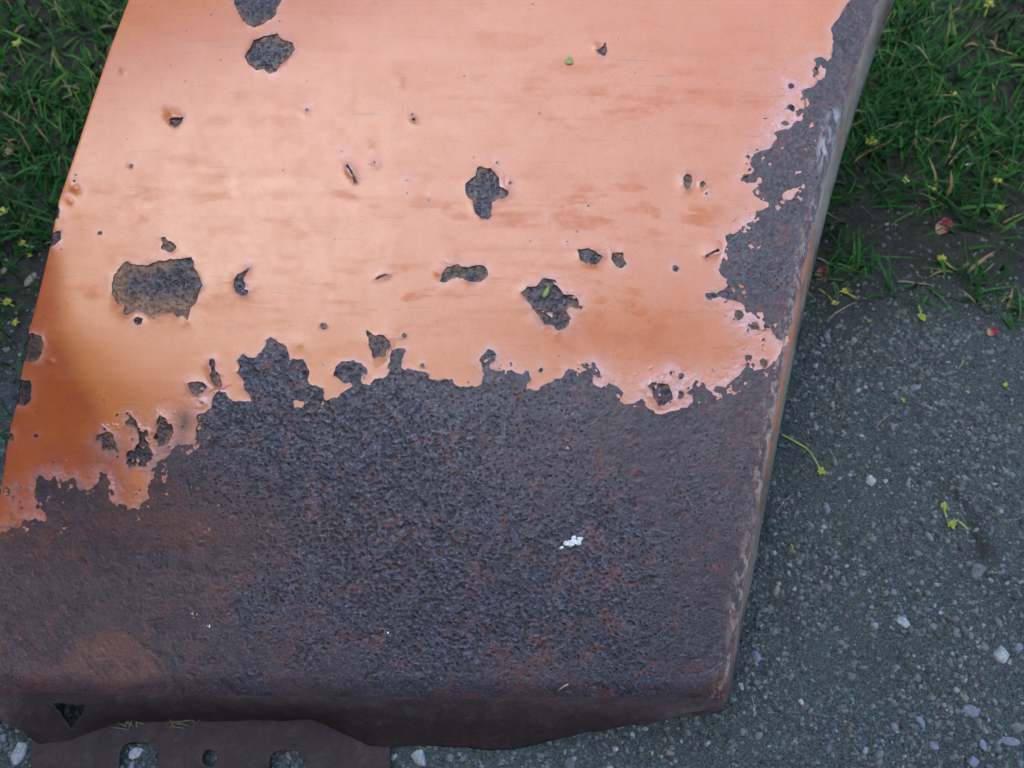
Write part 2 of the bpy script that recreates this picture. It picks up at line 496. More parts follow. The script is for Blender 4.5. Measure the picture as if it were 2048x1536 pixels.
# ------------------------------------------------------------------ unseen trees and evergreen row added to block sky and darken reflections
def build_sky_blockers():
    m_bark = mat_simple('bark', (0.06, 0.05, 0.04), (0.13, 0.11, 0.09), 20, 0.9, 0.6, 0.01)
    m_leaf = mat_simple('tree_leaf', (0.040, 0.085, 0.022), (0.075, 0.125, 0.035), 3, 0.6, 0)
    r2 = np.random.default_rng(5)
    n = 5200
    # clumped crown: leaves gathered round branch ends
    cl = r2.standard_normal((70, 3)); cl /= np.linalg.norm(cl, axis=1)[:, None]
    cl *= (r2.random((70, 1)) ** 0.4) * np.array([1.75, 1.75, 1.9])
    k = r2.integers(70, size=n)
    c = cl[k] + r2.standard_normal((n, 3)) * 0.26
    c[:, 2] += 3.1
    a = r2.standard_normal((n, 3)); a /= np.linalg.norm(a, axis=1)[:, None]
    b = np.cross(a, r2.standard_normal((n, 3))); b /= np.linalg.norm(b, axis=1)[:, None]
    s_ = r2.uniform(.07, .13, n)[:, None]
    co = np.stack([c - a * s_, c + b * s_ * .6, c + a * s_, c - b * s_ * .6], 1).reshape(-1, 3)
    crown = np_mesh('crown', co, np.arange(n * 4).reshape(n, 4)); crown.materials.append(m_leaf)
    bm = bmesh.new()
    tube(bm, [(0, 0, -0.05), (0.02, 0.01, 0.8), (-.03, .03, 1.7), (.02, 0, 3.0)], .16, .07, 10)
    for q in cl[:9]:
        tube(bm, [(0, 0, 1.6), (q[0] * .45, q[1] * .45, 2.2 + q[2] * .3), (q[0], q[1], 3.1 + q[2])], .06, .012, 6)
    trunk = bpy.data.meshes.new('trunk'); bmesh.ops.recalc_face_normals(bm, faces=bm.faces[:]); bm.to_mesh(trunk); bm.free(); trunk.materials.append(m_bark)
    n = 9000
    p = r2.uniform((-0.55, -2.6, 0.05), (0.55, 2.6, 2.5), (n, 3))
    side = r2.integers(3, size=n)
    p[side == 0, 0] = np.sign(p[side == 0, 0]) * r2.uniform(.42, .60, (side == 0).sum())
    p[side == 1, 2] = r2.uniform(2.3, 2.62, (side == 1).sum())
    a = r2.standard_normal((n, 3)); a /= np.linalg.norm(a, axis=1)[:, None]
    b = np.cross(a, r2.standard_normal((n, 3))); b /= np.linalg.norm(b, axis=1)[:, None]
    s_ = r2.uniform(.04, .08, n)[:, None]
    co = np.stack([p - a * s_, p + b * s_ * .6, p + a * s_, p - b * s_ * .6], 1).reshape(-1, 3)
    hr = empty('shade_hedge', (-2.55, 0.35, 0)); hr.rotation_euler.z = R(-6)  # unseen evergreen row added to darken what the panel's left side reflects
    tag(hr, 'unseen dense evergreen row added left of the lawn to darken reflections', 'shade_hedge')
    m_hl = mat_simple('hedge_leaf', (0.016, 0.034, 0.012), (0.034, 0.060, 0.020), 4, 0.65, 0)
    link('foliage', np_mesh('foliage', co, np.arange(n * 4).reshape(n, 4)), m_hl, hr, False)
    bm = bmesh.new(); box(bm, -0.36, 0.36, -2.5, 2.5, 0.0, 2.25)  # solid dark box inside, so no sky shows through the leaves
    bm_obj('dark_core', bm, mat_simple('hedge_core', (0.012, 0.014, 0.008), (0.022, 0.022, 0.014), 12, 0.9, 0.5, 0.02), hr)
    for x, y, sc, rz, lb in ((-4.0, -0.3, 1.15, 20, 'unseen leafy tree added left of the lawn, nearest the shading building'), (-3.0, 5.4, 1.2, 130, 'unseen leafy tree added at the far left corner of the lawn'),
                             (0.3, 6.2, 1.25, 240, 'unseen leafy tree added across the lawn from the shading building'), (2.1, 2.2, 1.10, 75, 'unseen leafy tree added at the far right corner of the lawn'),
                             (4.9, 1.9, 1.2, 300, 'unseen leafy tree added right of the gravel, nearest the shading building')):
        t = empty('tree', (x, y, 0)); t.rotation_euler.z = R(rz); t.scale = (sc,) * 3
        tag(t, lb, 'tree', 'unseen trees added to block sky light')
        for nm, me in (('trunk', trunk), ('crown', crown)):
            o = bpy.data.objects.new(nm, me); COL.objects.link(o); o.parent = t


def tube(bm, pts, r0, r1, seg=6):
    pts = [Vector(p) for p in pts]
    rings = []
    for k, p in enumerate(pts):
        d = (pts[min(k + 1, len(pts) - 1)] - pts[max(k - 1, 0)]).normalized()
        u = d.orthogonal().normalized(); v = d.cross(u)
        r = r0 + (r1 - r0) * k / (len(pts) - 1)
        rings.append([bm.verts.new(p + (u * math.cos(a) + v * math.sin(a)) * r) for a in [2 * math.pi * j / seg for j in range(seg)]])
    for a, b in zip(rings, rings[1:]):
        for j in range(seg):
            bm.faces.new((a[j], a[(j + 1) % seg], b[(j + 1) % seg], b[j]))
    bm.faces.new(rings[0][::-1]); bm.faces.new(rings[-1])


build_sky_blockers()

# ------------------------------------------------------------------ the panel: outlines in panel units (1 unit = 0.35 mm)
S = D0 / FPX
MP = Matrix(((1, 0, 0, 0), (0, UP[1], -AX[1], 0), (0, UP[2], -AX[2], 0), (0, 0, 0, 1)))
PO = CAM + AX * D0
MP.translation = Vector(PO)

_op = np.polyfit([0, 96, 191, 284, 403, 513, 637, 739, 825, 910, 1013, 1113, 1233, 1353, 1404], [1789, 1758, 1717, 1690, 1656, 1635, 1608, 1584, 1567, 1550, 1533, 1509, 1485, 1468, 1457], 3)
LEFT = curve([(-400, 415), (0, 258), (102, 219), (185, 191), (308, 150), (403, 118), (500, 99), (580, 80), (664, 58), (746, 44), (814, 32), (870, 18), (978, 3), (1130, -22), (1420, -62)])
OUTER = lambda y: np.where(np.asarray(y) < 0, 1789 - 0.32 * np.asarray(y), np.polyval(_op, np.maximum(y, 0)))
SIDEW = curve([(-400, 34), (0, 29), (100, 26), (250, 23), (400, 21), (630, 17), (900, 14), (1200, 12), (1400, 9), (1420, 8)])
CREST = lambda y: OUTER(y) - SIDEW(y)
FOLD = curve([(-80, 1381), (0, 1382), (300, 1388), (680, 1395), (1440, 1396)])

MAIN = [(-140, 1100), (0, 1070), (25, 1052), (39, 1048), (64, 1042), (86, 1038), (78, 1025), (70, 1000), (68, 982), (74, 962), (84, 953), (98, 956), (115, 948), (125, 960), (143, 962), (152, 970), (170, 972), (191, 964), (205, 948), (213, 950), (223, 966), (226, 982), (221, 999), (230, 1011), (254, 1015), (270, 1017), (281, 1005), (293, 997), (301, 985), (305, 970), (320, 956), (314, 938), (322, 922), (336, 905), (352, 894), (372, 892), (389, 888), (393, 857), (397, 841), (393, 831), (399, 827), (410, 825), (420, 816), (422, 804), (428, 792), (438, 781), (449, 785), (455, 796), (465, 801), (485, 800), (500, 802), (500, 790), (490, 781), (485, 769), (488, 759), (475, 745), (481, 734), (475, 720), (485, 708), (496, 712), (508, 718), (516, 710), (527, 700), (532, 691), (531, 681), (541, 676), (553, 681), (565, 687), (573, 693), (576, 706), (578, 720), (592, 718), (608, 717), (613, 728), (617, 745), (615, 759), (619, 769), (633, 771), (645, 775), (647, 792), (652, 800), (668, 796), (673, 796), (683, 785), (699, 777), (704, 773), (700, 763), (691, 767), (675, 757), (667, 751), (671, 736), (679, 724), (697, 724), (706, 721), (722, 728), (734, 736), (736, 745), (728, 749), (722, 755), (724, 767), (738, 769), (749, 757), (763, 757), (773, 751), (781, 741), (775, 734), (779, 716), (783, 702), (794, 696), (808, 697), (813, 702), (806, 708), (804, 724), (800, 734), (806, 743), (814, 736), (827, 741), (845, 743), (857, 747), (859, 757), (874, 763), (888, 757), (904, 759), (911, 767), (921, 773), (933, 773), (950, 773), (962, 767), (968, 753), (965, 734), (960, 718), (964, 710), (972, 706), (974, 697), (986, 700), (992, 708), (990, 720), (980, 728), (978, 740), (992, 745), (1007, 741), (1011, 749), (1021, 741), (1024, 740), (1032, 747), (1045, 749), (1053, 740), (1060, 745), (1060, 763), (1053, 777), (1077, 779), (1086, 769), (1106, 763), (1127, 753), (1131, 741), (1147, 739), (1159, 745), (1167, 741), (1163, 728), (1172, 724), (1178, 730), (1186, 722), (1192, 734), (1204, 749), (1204, 759), (1186, 749), (1182, 757), (1188, 773), (1204, 775), (1219, 769), (1233, 775), (1247, 783), (1239, 804), (1252, 808), (1270, 806), (1284, 800), (1290, 810), (1301, 820), (1315, 827), (1331, 829), (1349, 821), (1375, 815), (1385, 803), (1385, 789), (1375, 786), (1386, 772), (1394, 762), (1408, 766), (1418, 780), (1427, 791), (1439, 794), (1435, 786), (1427, 780), (1431, 774), (1451, 774), (1465, 762), (1478, 752), (1488, 735), (1492, 725), (1492, 711), (1502, 703), (1504, 715), (1500, 733), (1508, 741), (1521, 739), (1535, 737), (1545, 725), (1552, 721), (1559, 709), (1564, 695), (1566, 683), (1550, 679), (1547, 664), (1541, 649), (1523, 639), (1511, 631), (1494, 625), (1488, 615), (1482, 603), (1468, 600), (1451, 600), (1445, 592), (1425, 596), (1416, 596), (1414, 586), (1422, 583), (1431, 586), (1449, 578), (1455, 570), (1455, 558), (1441, 549), (1439, 537), (1445, 521), (1447, 506), (1453, 490), (1451, 471), (1472, 467), (1482, 455), (1488, 447), (1500, 445), (1511, 435), (1513, 422), (1535, 414), (1537, 404), (1521, 402), (1511, 391), (1507, 381), (1517, 371), (1511, 365), (1496, 365), (1482, 361), (1480, 355), (1490, 350), (1502, 348), (1509, 340), (1502, 332), (1500, 325), (1504, 315), (1516, 305), (1535, 299), (1545, 289), (1551, 274), (1545, 264), (1563, 261), (1578, 256), (1588, 245), (1604, 241), (1606, 227), (1592, 235), (1590, 221), (1608, 217), (1609, 205), (1606, 192), (1604, 184), (1615, 177), (1629, 172), (1637, 162), (1650, 153), (1652, 139), (1641, 131), (1635, 145), (1628, 141), (1631, 125), (1625, 118), (1639, 115), (1656, 120), (1663, 112), (1664, 100), (1666, 86), (1664, 68), (1662, 55), (1678, 39), (1684, 20), (1695, 8), (1701, 0), (1722, -60), (1760, -180), (1815, -420), (2100, -420), (2100, 1600), (-140, 1600)]

CHIPS = [
    [(470, -30), (468, 0), (472, 18), (482, 35), (497, 50), (508, 54), (520, 51), (530, 44), (545, 36), (554, 31), (552, 20), (563, 0), (568, -15), (555, -40), (500, -45)],
    [(506, 80), (526, 73), (554, 67), (564, 79), (584, 84), (588, 99), (578, 116), (560, 130), (554, 143), (540, 150), (526, 138), (513, 140), (495, 126), (490, 113), (501, 96)],
    [(337, 237), (352, 237), (369, 232), (363, 244), (350, 255), (343, 249)],
    [(323, 475), (330, 473), (335, 480), (350, 489), (352, 496), (343, 507), (323, 497), (326, 487)],
    [(251, 522), (244, 530), (228, 550), (222, 571), (222, 588), (228, 594), (235, 610), (241, 610), (248, 605), (250, 609), (245, 625), (251, 632), (262, 628), (270, 622), (288, 626), (303, 632), (320, 628), (332, 626), (346, 623), (354, 635), (366, 631), (374, 642), (378, 634), (382, 615), (393, 602), (398, 585), (405, 571), (402, 559), (392, 542), (387, 525), (382, 515), (373, 517), (352, 517), (346, 518), (341, 517), (332, 522), (317, 522), (305, 525), (294, 531), (276, 530), (263, 527)],
    [(275, 632), (286, 638), (282, 645), (273, 650), (267, 640)],
    [(498, 536), (487, 544), (472, 547), (466, 571), (471, 587), (483, 591), (494, 589), (499, 581), (490, 577), (491, 568), (486, 561), (493, 550)],
    [(960, 333), (981, 337), (998, 355), (1000, 374), (1015, 381), (1017, 390), (1008, 396), (994, 396), (984, 407), (982, 431), (977, 439), (960, 436), (948, 424), (945, 400), (933, 393), (929, 369), (940, 357), (950, 352), (953, 338)],
    [(1211, 85), (1215, 103), (1211, 111), (1196, 108), (1193, 99), (1203, 97)],
    [(1373, 348), (1384, 351), (1386, 361), (1381, 375), (1373, 380), (1367, 371), (1366, 355)],
    [(1400, 366), (1406, 362), (1412, 368), (1406, 375), (1400, 372)],
    [(882, 551), (892, 534), (912, 529), (926, 534), (940, 534), (953, 529), (970, 532), (977, 548), (970, 558), (957, 565), (940, 562), (926, 558), (916, 555), (902, 556), (892, 565), (880, 563)],
    [(1155, 499), (1176, 497), (1189, 502), (1208, 513), (1199, 523), (1193, 529), (1169, 526), (1158, 517)],
    [(1223, 507), (1246, 504), (1247, 515), (1252, 527), (1242, 539), (1232, 532), (1223, 520)],
    [(1056, 573), (1070, 573), (1087, 558), (1111, 561), (1121, 579), (1128, 592), (1148, 589), (1158, 602), (1155, 618), (1141, 613), (1131, 620), (1141, 637), (1138, 650), (1117, 661), (1104, 650), (1090, 650), (1073, 626), (1059, 606), (1042, 585)],
    [(733, 658), (738, 665), (753, 671), (765, 669), (777, 681), (782, 693), (773, 699), (771, 716), (761, 712), (747, 716), (744, 702), (738, 693), (736, 675), (731, 663)],
    [(418, 720), (426, 718), (431, 728), (430, 740), (440, 751), (443, 769), (442, 775), (432, 773), (422, 761), (420, 749), (424, 742), (418, 730)],
    [(375, 767), (387, 762), (404, 764), (416, 773), (408, 783), (395, 790), (389, 790), (379, 777)],
    [(399, 800), (408, 802), (410, 808), (401, 808)],
    [(65, 667), (82, 671), (87, 691), (79, 719), (65, 725), (40, 722), (45, 670)],
    [(61, 760), (63, 780), (61, 800), (51, 812), (20, 811), (30, 758)],
    [(114, 408), (121, 421), (118, 436), (107, 440), (95, 430), (105, 406)],
    [(105, 465), (123, 461), (121, 480), (105, 493), (85, 495), (95, 465)],
    [(0, 866), (27, 868), (29, 882), (0, 884)],
    [(252, 845), (260, 835), (268, 843), (277, 851), (285, 857), (297, 862), (293, 874), (301, 892), (309, 909), (301, 921), (277, 927), (262, 927), (252, 905), (268, 898), (273, 878), (271, 857), (258, 853)],
    [(320, 831), (311, 849), (305, 878), (311, 896), (328, 898), (340, 882), (344, 855), (332, 839)],
    [(195, 870), (205, 868), (215, 864), (227, 870), (230, 888), (234, 902), (219, 905), (207, 898), (205, 885), (193, 880)],
    [(1295, 772), (1304, 766), (1318, 766), (1336, 770), (1340, 782), (1345, 797), (1328, 811), (1318, 811), (1308, 795), (1306, 780)],
    [(1410, 511), (1424, 503), (1438, 497), (1440, 501), (1426, 508), (1413, 516)],
    [(748, 558), (757, 551), (770, 547), (776, 549), (764, 555), (752, 560)],
    [(692, 326), (699, 332), (706, 346), (714, 364), (710, 364), (702, 349), (694, 334)],
]
SPECKS = [(649, 652, 6), (809, 670, 4), (1081, 739, 4), (845, 730, 4), (1351, 537, 6), (683, 303, 4), (613, 219, 3), (262, 331, 4), (1583, 172, 5), (1582, 216, 7), (1570, 245, 5), (1499, 339, 3), (1345, 745, 5), (1361, 752, 6), (1361, 787, 8), (1506, 653, 8), (1478, 631, 9), (1529, 727, 8), (1414, 386, 4), (27, 997, 7), (825, 228, 3), (829, 240, 3), (994, 324, 3), (1019, 365, 3), (812, 361, 3), (749, 325, 3), (200, 466, 4), (1134, 483, 2.5), (1177, 412, 2.5), (1420, 592, 8), (148, 362, 3), (152, 350, 3), (72, 871, 5), (1490, 352, 6), (1632, 140, 6)]
ISLANDS = [
    [(586, 802), (594, 800), (600, 804), (606, 801), (608, 808), (600, 815), (588, 813)],
    [(645, 803), (648, 806), (641, 824), (636, 826)],
    [(1566, 388), (1590, 377), (1600, 374), (1592, 391), (1570, 402), (1563, 396)],
    [(1548, 412), (1558, 408), (1566, 416), (1556, 422)],
]


def poly_sd(PX, PY, out, poly, reach=45.0):
    """signed distance to a polygon (positive inside), evaluated within reach of it"""
    p = np.array(poly, float)
    lo = p.min(0) - reach; hi = p.max(0) + reach
    m = (PX > lo[0]) & (PX < hi[0]) & (PY > lo[1]) & (PY < hi[1])
    idx = np.flatnonzero(m.ravel())
    x = PX.ravel()[idx]; y = PY.ravel()[idx]
    n = len(p)
    inside = np.zeros(len(x), bool)
    for k in range(n):
        x0, y0 = p[k]; x1, y1 = p[(k + 1) % n]
        if y0 == y1: continue
        c = ((y0 > y) != (y1 > y))
        ci = np.flatnonzero(c)
        inside[ci] ^= x[ci] < (x1 - x0) * (y[ci] - y0) / (y1 - y0) + x0
    order = np.argsort(y, kind='stable'); ysort = y[order]
    d = np.full(len(x), reach)
    for k in range(n):
        x0, y0 = p[k]; x1, y1 = p[(k + 1) % n]
        a = np.searchsorted(ysort, min(y0, y1) - reach); b = np.searchsorted(ysort, max(y0, y1) + reach)
        s_ = order[a:b]
        s_ = s_[(x[s_] > min(x0, x1) - reach) & (x[s_] < max(x0, x1) + reach)]
        if not len(s_): continue
        dx, dy = x1 - x0, y1 - y0
        t = np.clip(((x[s_] - x0) * dx + (y[s_] - y0) * dy) / (dx * dx + dy * dy + 1e-9), 0, 1)
        d[s_] = np.minimum(d[s_], np.hypot(x[s_] - x0 - t * dx, y[s_] - y0 - t * dy))
    return idx, np.where(inside, d, -d)


def snap(PX, PY, F):
    """move grid points next to the zero line of F onto it"""
    PX = PX.copy(); PY = PY.copy(); F2 = F.copy()
    best = np.full(F.shape, 0.5001); nx = PX.copy(); ny = PY.copy()
    for (dr, dc) in ((0, 1), (1, 0)):
        A = (slice(0, F.shape[0] - dr), slice(0, F.shape[1] - dc)); B = (slice(dr, None), slice(dc, None))
        fa, fb = F[A], F[B]
        cr = (fa > 0) != (fb > 0)
        t = np.where(cr, fa / np.where(np.abs(fa - fb) < 1e-9, 1e-9, fa - fb), 2.0)
        gx = PX[A] + t * (PX[B] - PX[A]); gy = PY[A] + t * (PY[B] - PY[A])
        for sl, tt in ((A, t), (B, 1 - t)):
            w = cr & (tt < best[sl])
            best[sl] = np.where(w, tt, best[sl]); nx[sl] = np.where(w, gx, nx[sl]); ny[sl] = np.where(w, gy, ny[sl])
    mv = best < 0.5
    F2[mv] = 0
    return np.where(mv, nx, PX), np.where(mv, ny, PY), F2


def grid_faces(keep, F=None):
    """quads with four kept corners and triangles with three; CCW seen from above"""
    R_, C_ = keep.shape
    i = np.arange(R_ * C_).reshape(R_, C_)
    c = [i[1:, :-1], i[1:, 1:], i[:-1, 1:], i[:-1, :-1]]
    k = [keep[1:, :-1], keep[1:, 1:], keep[:-1, 1:], keep[:-1, :-1]]
    n = sum(a.astype(int) for a in k)
    full = n == 4
    q = np.stack([a[full] for a in c], -1)
    tr = []
    if F is not None:
        f = [F[1:, :-1], F[1:, 1:], F[:-1, 1:], F[:-1, :-1]]
        for m in range(4):
            w = (n == 3) & ~k[m]
            tr.append(np.stack([c[(m + 1) % 4][w], c[(m + 2) % 4][w], c[(m + 3) % 4][w]], -1))
        # a quad lying wholly on the line belongs to neither side
        z = (f[0] == 0) & (f[1] == 0) & (f[2] == 0) & (f[3] == 0)
        q = np.stack([a[full & ~z] for a in c], -1)
    t = np.concatenate(tr) if tr else np.zeros((0, 3), int)
    return q, t


def compact(co, q, t, attrs):
    used = np.unique(np.concatenate([q.ravel(), t.ravel()]))
    mp = np.full(len(co), -1); mp[used] = np.arange(len(used))
    return co[used], mp[q], mp[t], {k: v[used] for k, v in attrs.items()}, used


def boundary(q, t):
    e = [np.stack([q[:, k], q[:, (k + 1) % 4]], -1) for k in range(4)] + [np.stack([t[:, k], t[:, (k + 1) % 3]], -1) for k in range(3)]
    e = np.concatenate(e)
    n = int(e.max()) + 1
    key = e[:, 0].astype(np.int64) * n + e[:, 1]; rev = e[:, 1].astype(np.int64) * n + e[:, 0]
    return e[~np.isin(key, rev)]


def place(PX, PY, Z):
    """panel-local coordinates of the surface point with relief Z (metres)"""
    f = S * (1 - Z / D0)
    return np.stack([(PX - 1024) * f, (768 - PY) * f, Z], -1)


def gauss(PX, PY, x, y, rx, ry=None, rot=0.0):
    ry = ry or rx
    c, s_ = math.cos(rot), math.sin(rot)
    u = ((PX - x) * c + (PY - y) * s_) / rx; v = (-(PX - x) * s_ + (PY - y) * c) / ry
    return np.exp(-(u * u + v * v))


def form(PX, PY):
    """the large shape of the sheet, metres"""
    z = -0.085 * ((np.clip(PY, 500, None) - 500) * S) ** 2
    # the left side falls away below the middle
    xc = np.interp(PY, [-400, 380, 470, 560, 660, 760, 880, 1000, 1150, 1400], [-400, 40, 112, 122, 128, 175, 262, 330, 380, 380])
    w = np.interp(PY, [0, 500, 620, 760, 900, 1100], [8, 8, 12, 40, 90, 140])
    sl = np.interp(PY, [380, 480, 800, 1100, 1400], [0.0, 0.24, 0.32, 0.25, 0.12])
    z = z - sl * S * w * np.log1p(np.exp(np.clip((xc - PX) / w, -30, 30)))
    # soft waves of old sheet metal
    z = z + 0.0011 * fbm(PX, PY, 620, 21, 2) + 0.00035 * fbm(PX, PY, 170, 25, 2)
    db = ((PX - 170) * 190 + (PY - 200) * 590) / -620.0        # the sheet bends away beyond a slanting line at the upper left
    z = z - 0.60 * S * (40 * np.log1p(np.exp(np.clip((db - 40) / 45, -30, 30))))
    z = z + 0.0010 * gauss(PX, PY, 1250, 560, 230, 90, 0.2) - 0.0008 * gauss(PX, PY, 1330, 720, 150, 60, 0.1)
    # rolled long edges
    el = np.clip(5 - (PX - LEFT(PY)), 0, 5) / 5
    z = z - 0.0003 * el ** 2
    er = np.clip(12 - (CREST(PY) - PX), 0, 12) / 12
    z = z - 0.0022 * er ** 2
    eb = np.clip(40 - (FOLD(PX) - PY), 0, 40) / 40
    z = z - 0.0030 * eb ** 2
    return z


def build_panel():
    root = empty('metal_panel', gp(690, 1470, 0.0))
    tag(root, 'rusty orange sheet metal panel with flaking paint, leaning over grass and gravel', 'panel')
    rootinv = Matrix.Translation(-Vector(root.location)) @ MP

    def part(name, me, mat, label=None, parent=root):
        o = link(name, me, mat, parent)
        if parent is root: o.matrix_local = rootinv
        if label: o['label'] = label
        return o

    NC = 800
    ys = np.concatenate([np.arange(-340, 0, 12.0), np.arange(0, 1400, 1.85), [1400.0]])
    u = np.linspace(0, 1, NC)
    PY = np.repeat(ys[:, None], NC, 1)
    L, C_ = LEFT(ys)[:, None], CREST(ys)[:, None]
    PX = L + (C_ - L) * u[None, :]
    # let the last rows follow the fold line
    fold = FOLD(PX)
    PY = np.where(PY > 900, 900 + (PY - 900) * (fold - 900) / 500.0, PY)
    shp = PX.shape

    # --- where the paint is gone
    sd = np.full(PX.size, -45.0); own = np.full(PX.size, -1)
    for k, poly in enumerate([MAIN] + CHIPS):
        idx, d = poly_sd(PX, PY, None, poly)
        w = d > sd[idx]
        sd[idx[w]] = d[w]; own[idx[w]] = k
    for (x, y, r) in SPECKS:
        m = np.flatnonzero((np.abs(PX.ravel() - x) < r + 40) & (np.abs(PY.ravel() - y) < r + 40))
        xx, yy = PX.ravel()[m] - x, PY.ravel()[m] - y
        d = r * (1 + 0.75 * fbm(PX.ravel()[m], PY.ravel()[m], 1.3 * r + 2, int(x), 2)) - np.hypot(xx * (0.8 + 0.5 * ((x * 7) % 10) / 10), yy)
        w = d > sd[m]
        sd[m[w]] = d[w]; own[m[w]] = 999
    for poly in ISLANDS:
        idx, d = poly_sd(PX, PY, None, poly)
        sd[idx] = np.minimum(sd[idx], -d)
    sd = sd.reshape(shp); own = own.reshape(shp)
    # bigger, looser edges in the blistered places
    blz = np.zeros(shp)
    for (x, y, rx, ry, a) in ((1560, 230, 90, 190, 1), (1500, 640, 90, 80, 1), (1340, 775, 110, 50, 1), (1460, 740, 90, 50, 1), (170, 985, 150, 60, 1.6), (300, 900, 110, 90, 1.3),
                              (1120, 610, 70, 70, .6), (1200, 750, 70, 35, .8), (1000, 730, 60, 30, .5), (400, 800, 40, 40, .8), (1480, 470, 60, 90, .6), (330, 1040, 130, 50, 1.2), (30, 1050, 120, 40, 1.2)):
        blz = np.maximum(blz, a * gauss(PX, PY, x, y, rx, ry))
    rag = fbm(PX, PY, 14, 31, 3, 0.65) * 3.2 + fbm(PX, PY, 6.5, 37, 2) * 2.4
    rag = rag + np.clip(blz, 0, 1.6) * 4.5 * fbm(PX, PY, 22, 41, 3, 0.65)
    near = np.clip(1 - np.abs(sd) / 26, 0, 1) * np.where(own > 0, 0.75, 1.0)
    small = np.where(own == 999, 0.55, 1.0)
    F = sd + rag * near * small                      # > 0: bare rusted steel
    llz = np.clip(gauss(PX, PY, 150, 1000, 150, 70) + gauss(PX, PY, 310, 930, 110, 90) + gauss(PX, PY, 20, 1060, 110, 45), 0, 1)
    F = F + llz * np.clip(1 - np.abs(sd) / 60, 0, 1) * fbm(PX, PY, 30, 123, 4, 0.7) * 22
    # pinholes in blistered paint
    ph = fbm(PX, PY, 12, 47, 3, 0.65) + 0.25 * (np.abs(fbm(PX, PY, 25, 49, 2)) < 0.10)
    F = np.where((sd < -3) & (sd > -34) & (blz > 0.40) & (ph > 0.60), (ph - 0.60) * 40, F)
    isl = fbm(PX, PY, 15, 48, 3, 0.65) - 0.006 * np.clip(sd, 0, None)
    F = np.where((sd > 3) & (sd < 46) & (blz > 0.35) & (isl > 0.30), (0.30 - isl) * 30, F)
    PX, PY, F = snap(PX, PY, F)
    sd2 = F

    z0 = form(PX, PY)
    # --- bare steel relief: scale and pits
    pit = 0.16 + 0.95 * np.clip(gauss(PX, PY, 720, 900, 300, 150) + gauss(PX, PY, 850, 1180, 330, 190) + 0.9 * gauss(PX, PY, 560, 780, 160, 90) + 0.5 * gauss(PX, PY, 1200, 1180, 200, 220), 0, 1) + 0.38 * fbm(PX, PY, 130, 53, 4, 0.6)
    pit = np.clip(pit, 0.05, 1.15)
    pit = np.where(own > 0, 0.85, pit)
    n1 = fbm(PX, PY, 8.5, 51, 2, 0.6); n2 = fbm(PX, PY, 34, 57, 3); n3 = fbm(PX, PY, 5.0, 59, 1)
    pit = pit * sstep(-7, 0, sd2) + 0.04
    zr = z0 + pit * (0.00022 * n1 + 0.00022 * n2 + 0.00014 * n3)
    deepn = sstep(0.30, 0.62, fbm(PX, PY, 16, 61, 2)) * (0.35 + pit * 0.6) + np.where((own > 0) & (own < 999), 0.45, 0)
    zr = zr - 0.0005 * deepn * sstep(-7, 0, sd2) - np.where((own > 0) & (own < 999), 0.0007, 0) * sstep(-1, 3, sd2)
    # --- paint relief
    dp = -sd2
    lift = np.clip(0.45 + 0.9 * fbm(PX, PY, 40, 63, 2), 0, 1.3)
    crk = np.abs(fbm(PX, PY, 15, 65, 2))
    chipz = np.where((own > 0) & (own < 999), 1.0, 0.0)
    zp = z0 + 0.00022 + (0.00034 + 0.00085 * chipz) * lift * np.exp(-np.clip(dp, 0, None) / (4.5 + 3 * chipz))
    bl = np.clip(blz, 0, 1.4) * np.exp(-np.clip(dp - 4, 0, None) / 26.0)
    zp = zp + 0.65 * bl * (0.00055 * np.clip(fbm(PX, PY, 13, 67, 3, 0.65) + 0.15, 0, 1) + 0.00040 * fbm(PX, PY, 6, 69, 2) - 0.0006 * np.clip(0.10 - crk, 0, 1) * 6)
    for (x, y, r, a) in ((346, 229, 15, .0024), (610, 212, 13, -.0009), (610, 226, 12, .0007), (800, 165, 13, .0008), (749, 325, 12, .0008), (740, 291, 13, .0005), (825, 238, 9, .0012), (700, 345, 9, .0010),
                         (150, 375, 12, .0016), (138, 400, 10, .0010), (246, 143, 7, .0008), (900, 520, 18, .0010), (1195, 95, 8, .0010), (425, 740, 10, .0013), (262, 332, 7, .0006), (645, 650, 7, .0008), (1095, 600, 75, .0011),
                         (878, 545, 10, .0012), (1120, 668, 22, .0005), (600, 690, 16, .0006), (1430, 505, 24, .0007), (100, 722, 10, .0008), (1450, 700, 26, .0006)):
        zp = zp + 0.75 * a * gauss(PX, PY, x, y, r * 1.1, r * 0.8, 0.7) * (1 + 0.6 * fbm(PX, PY, r * 0.7, 113, 2))
    zp = np.where(F >= 0, np.minimum(zp, z0 + 0.0014), zp)
    zp = np.maximum(zp, zr + 0.00008)

    # --- colour masks
    cx = CREST(PY) - PX
    zero = np.zeros(PX.size)
    primer = np.exp(-((cx - 6) / 20.0) ** 2) * sstep(300, 520, PY) + 0.6 * np.exp(-(cx / 10.0) ** 2)
    primer = primer * np.clip(0.75 + 1.1 * fbm(PX, PY, 70, 71, 4, 0.65), 0.1, 1.3)
    orange = np.exp(-(cx / 5.0) ** 2) * sstep(430, 560, PY) * (1 - 0.8 * sstep(900, 1040, PY)) + 0.5 * gauss(PX, PY, 1580, 640, 40, 90) * 0
    scuff = gauss(PX, PY, 1652, 285, 13, 48, R(17)) + 0.7 * gauss(PX, PY, 1668, 232, 12, 12) + 0.5 * gauss(PX, PY, 1505, 1220, 6, 60, R(12)) + 0.4 * gauss(PX, PY, 1560, 950, 7, 120, R(11))
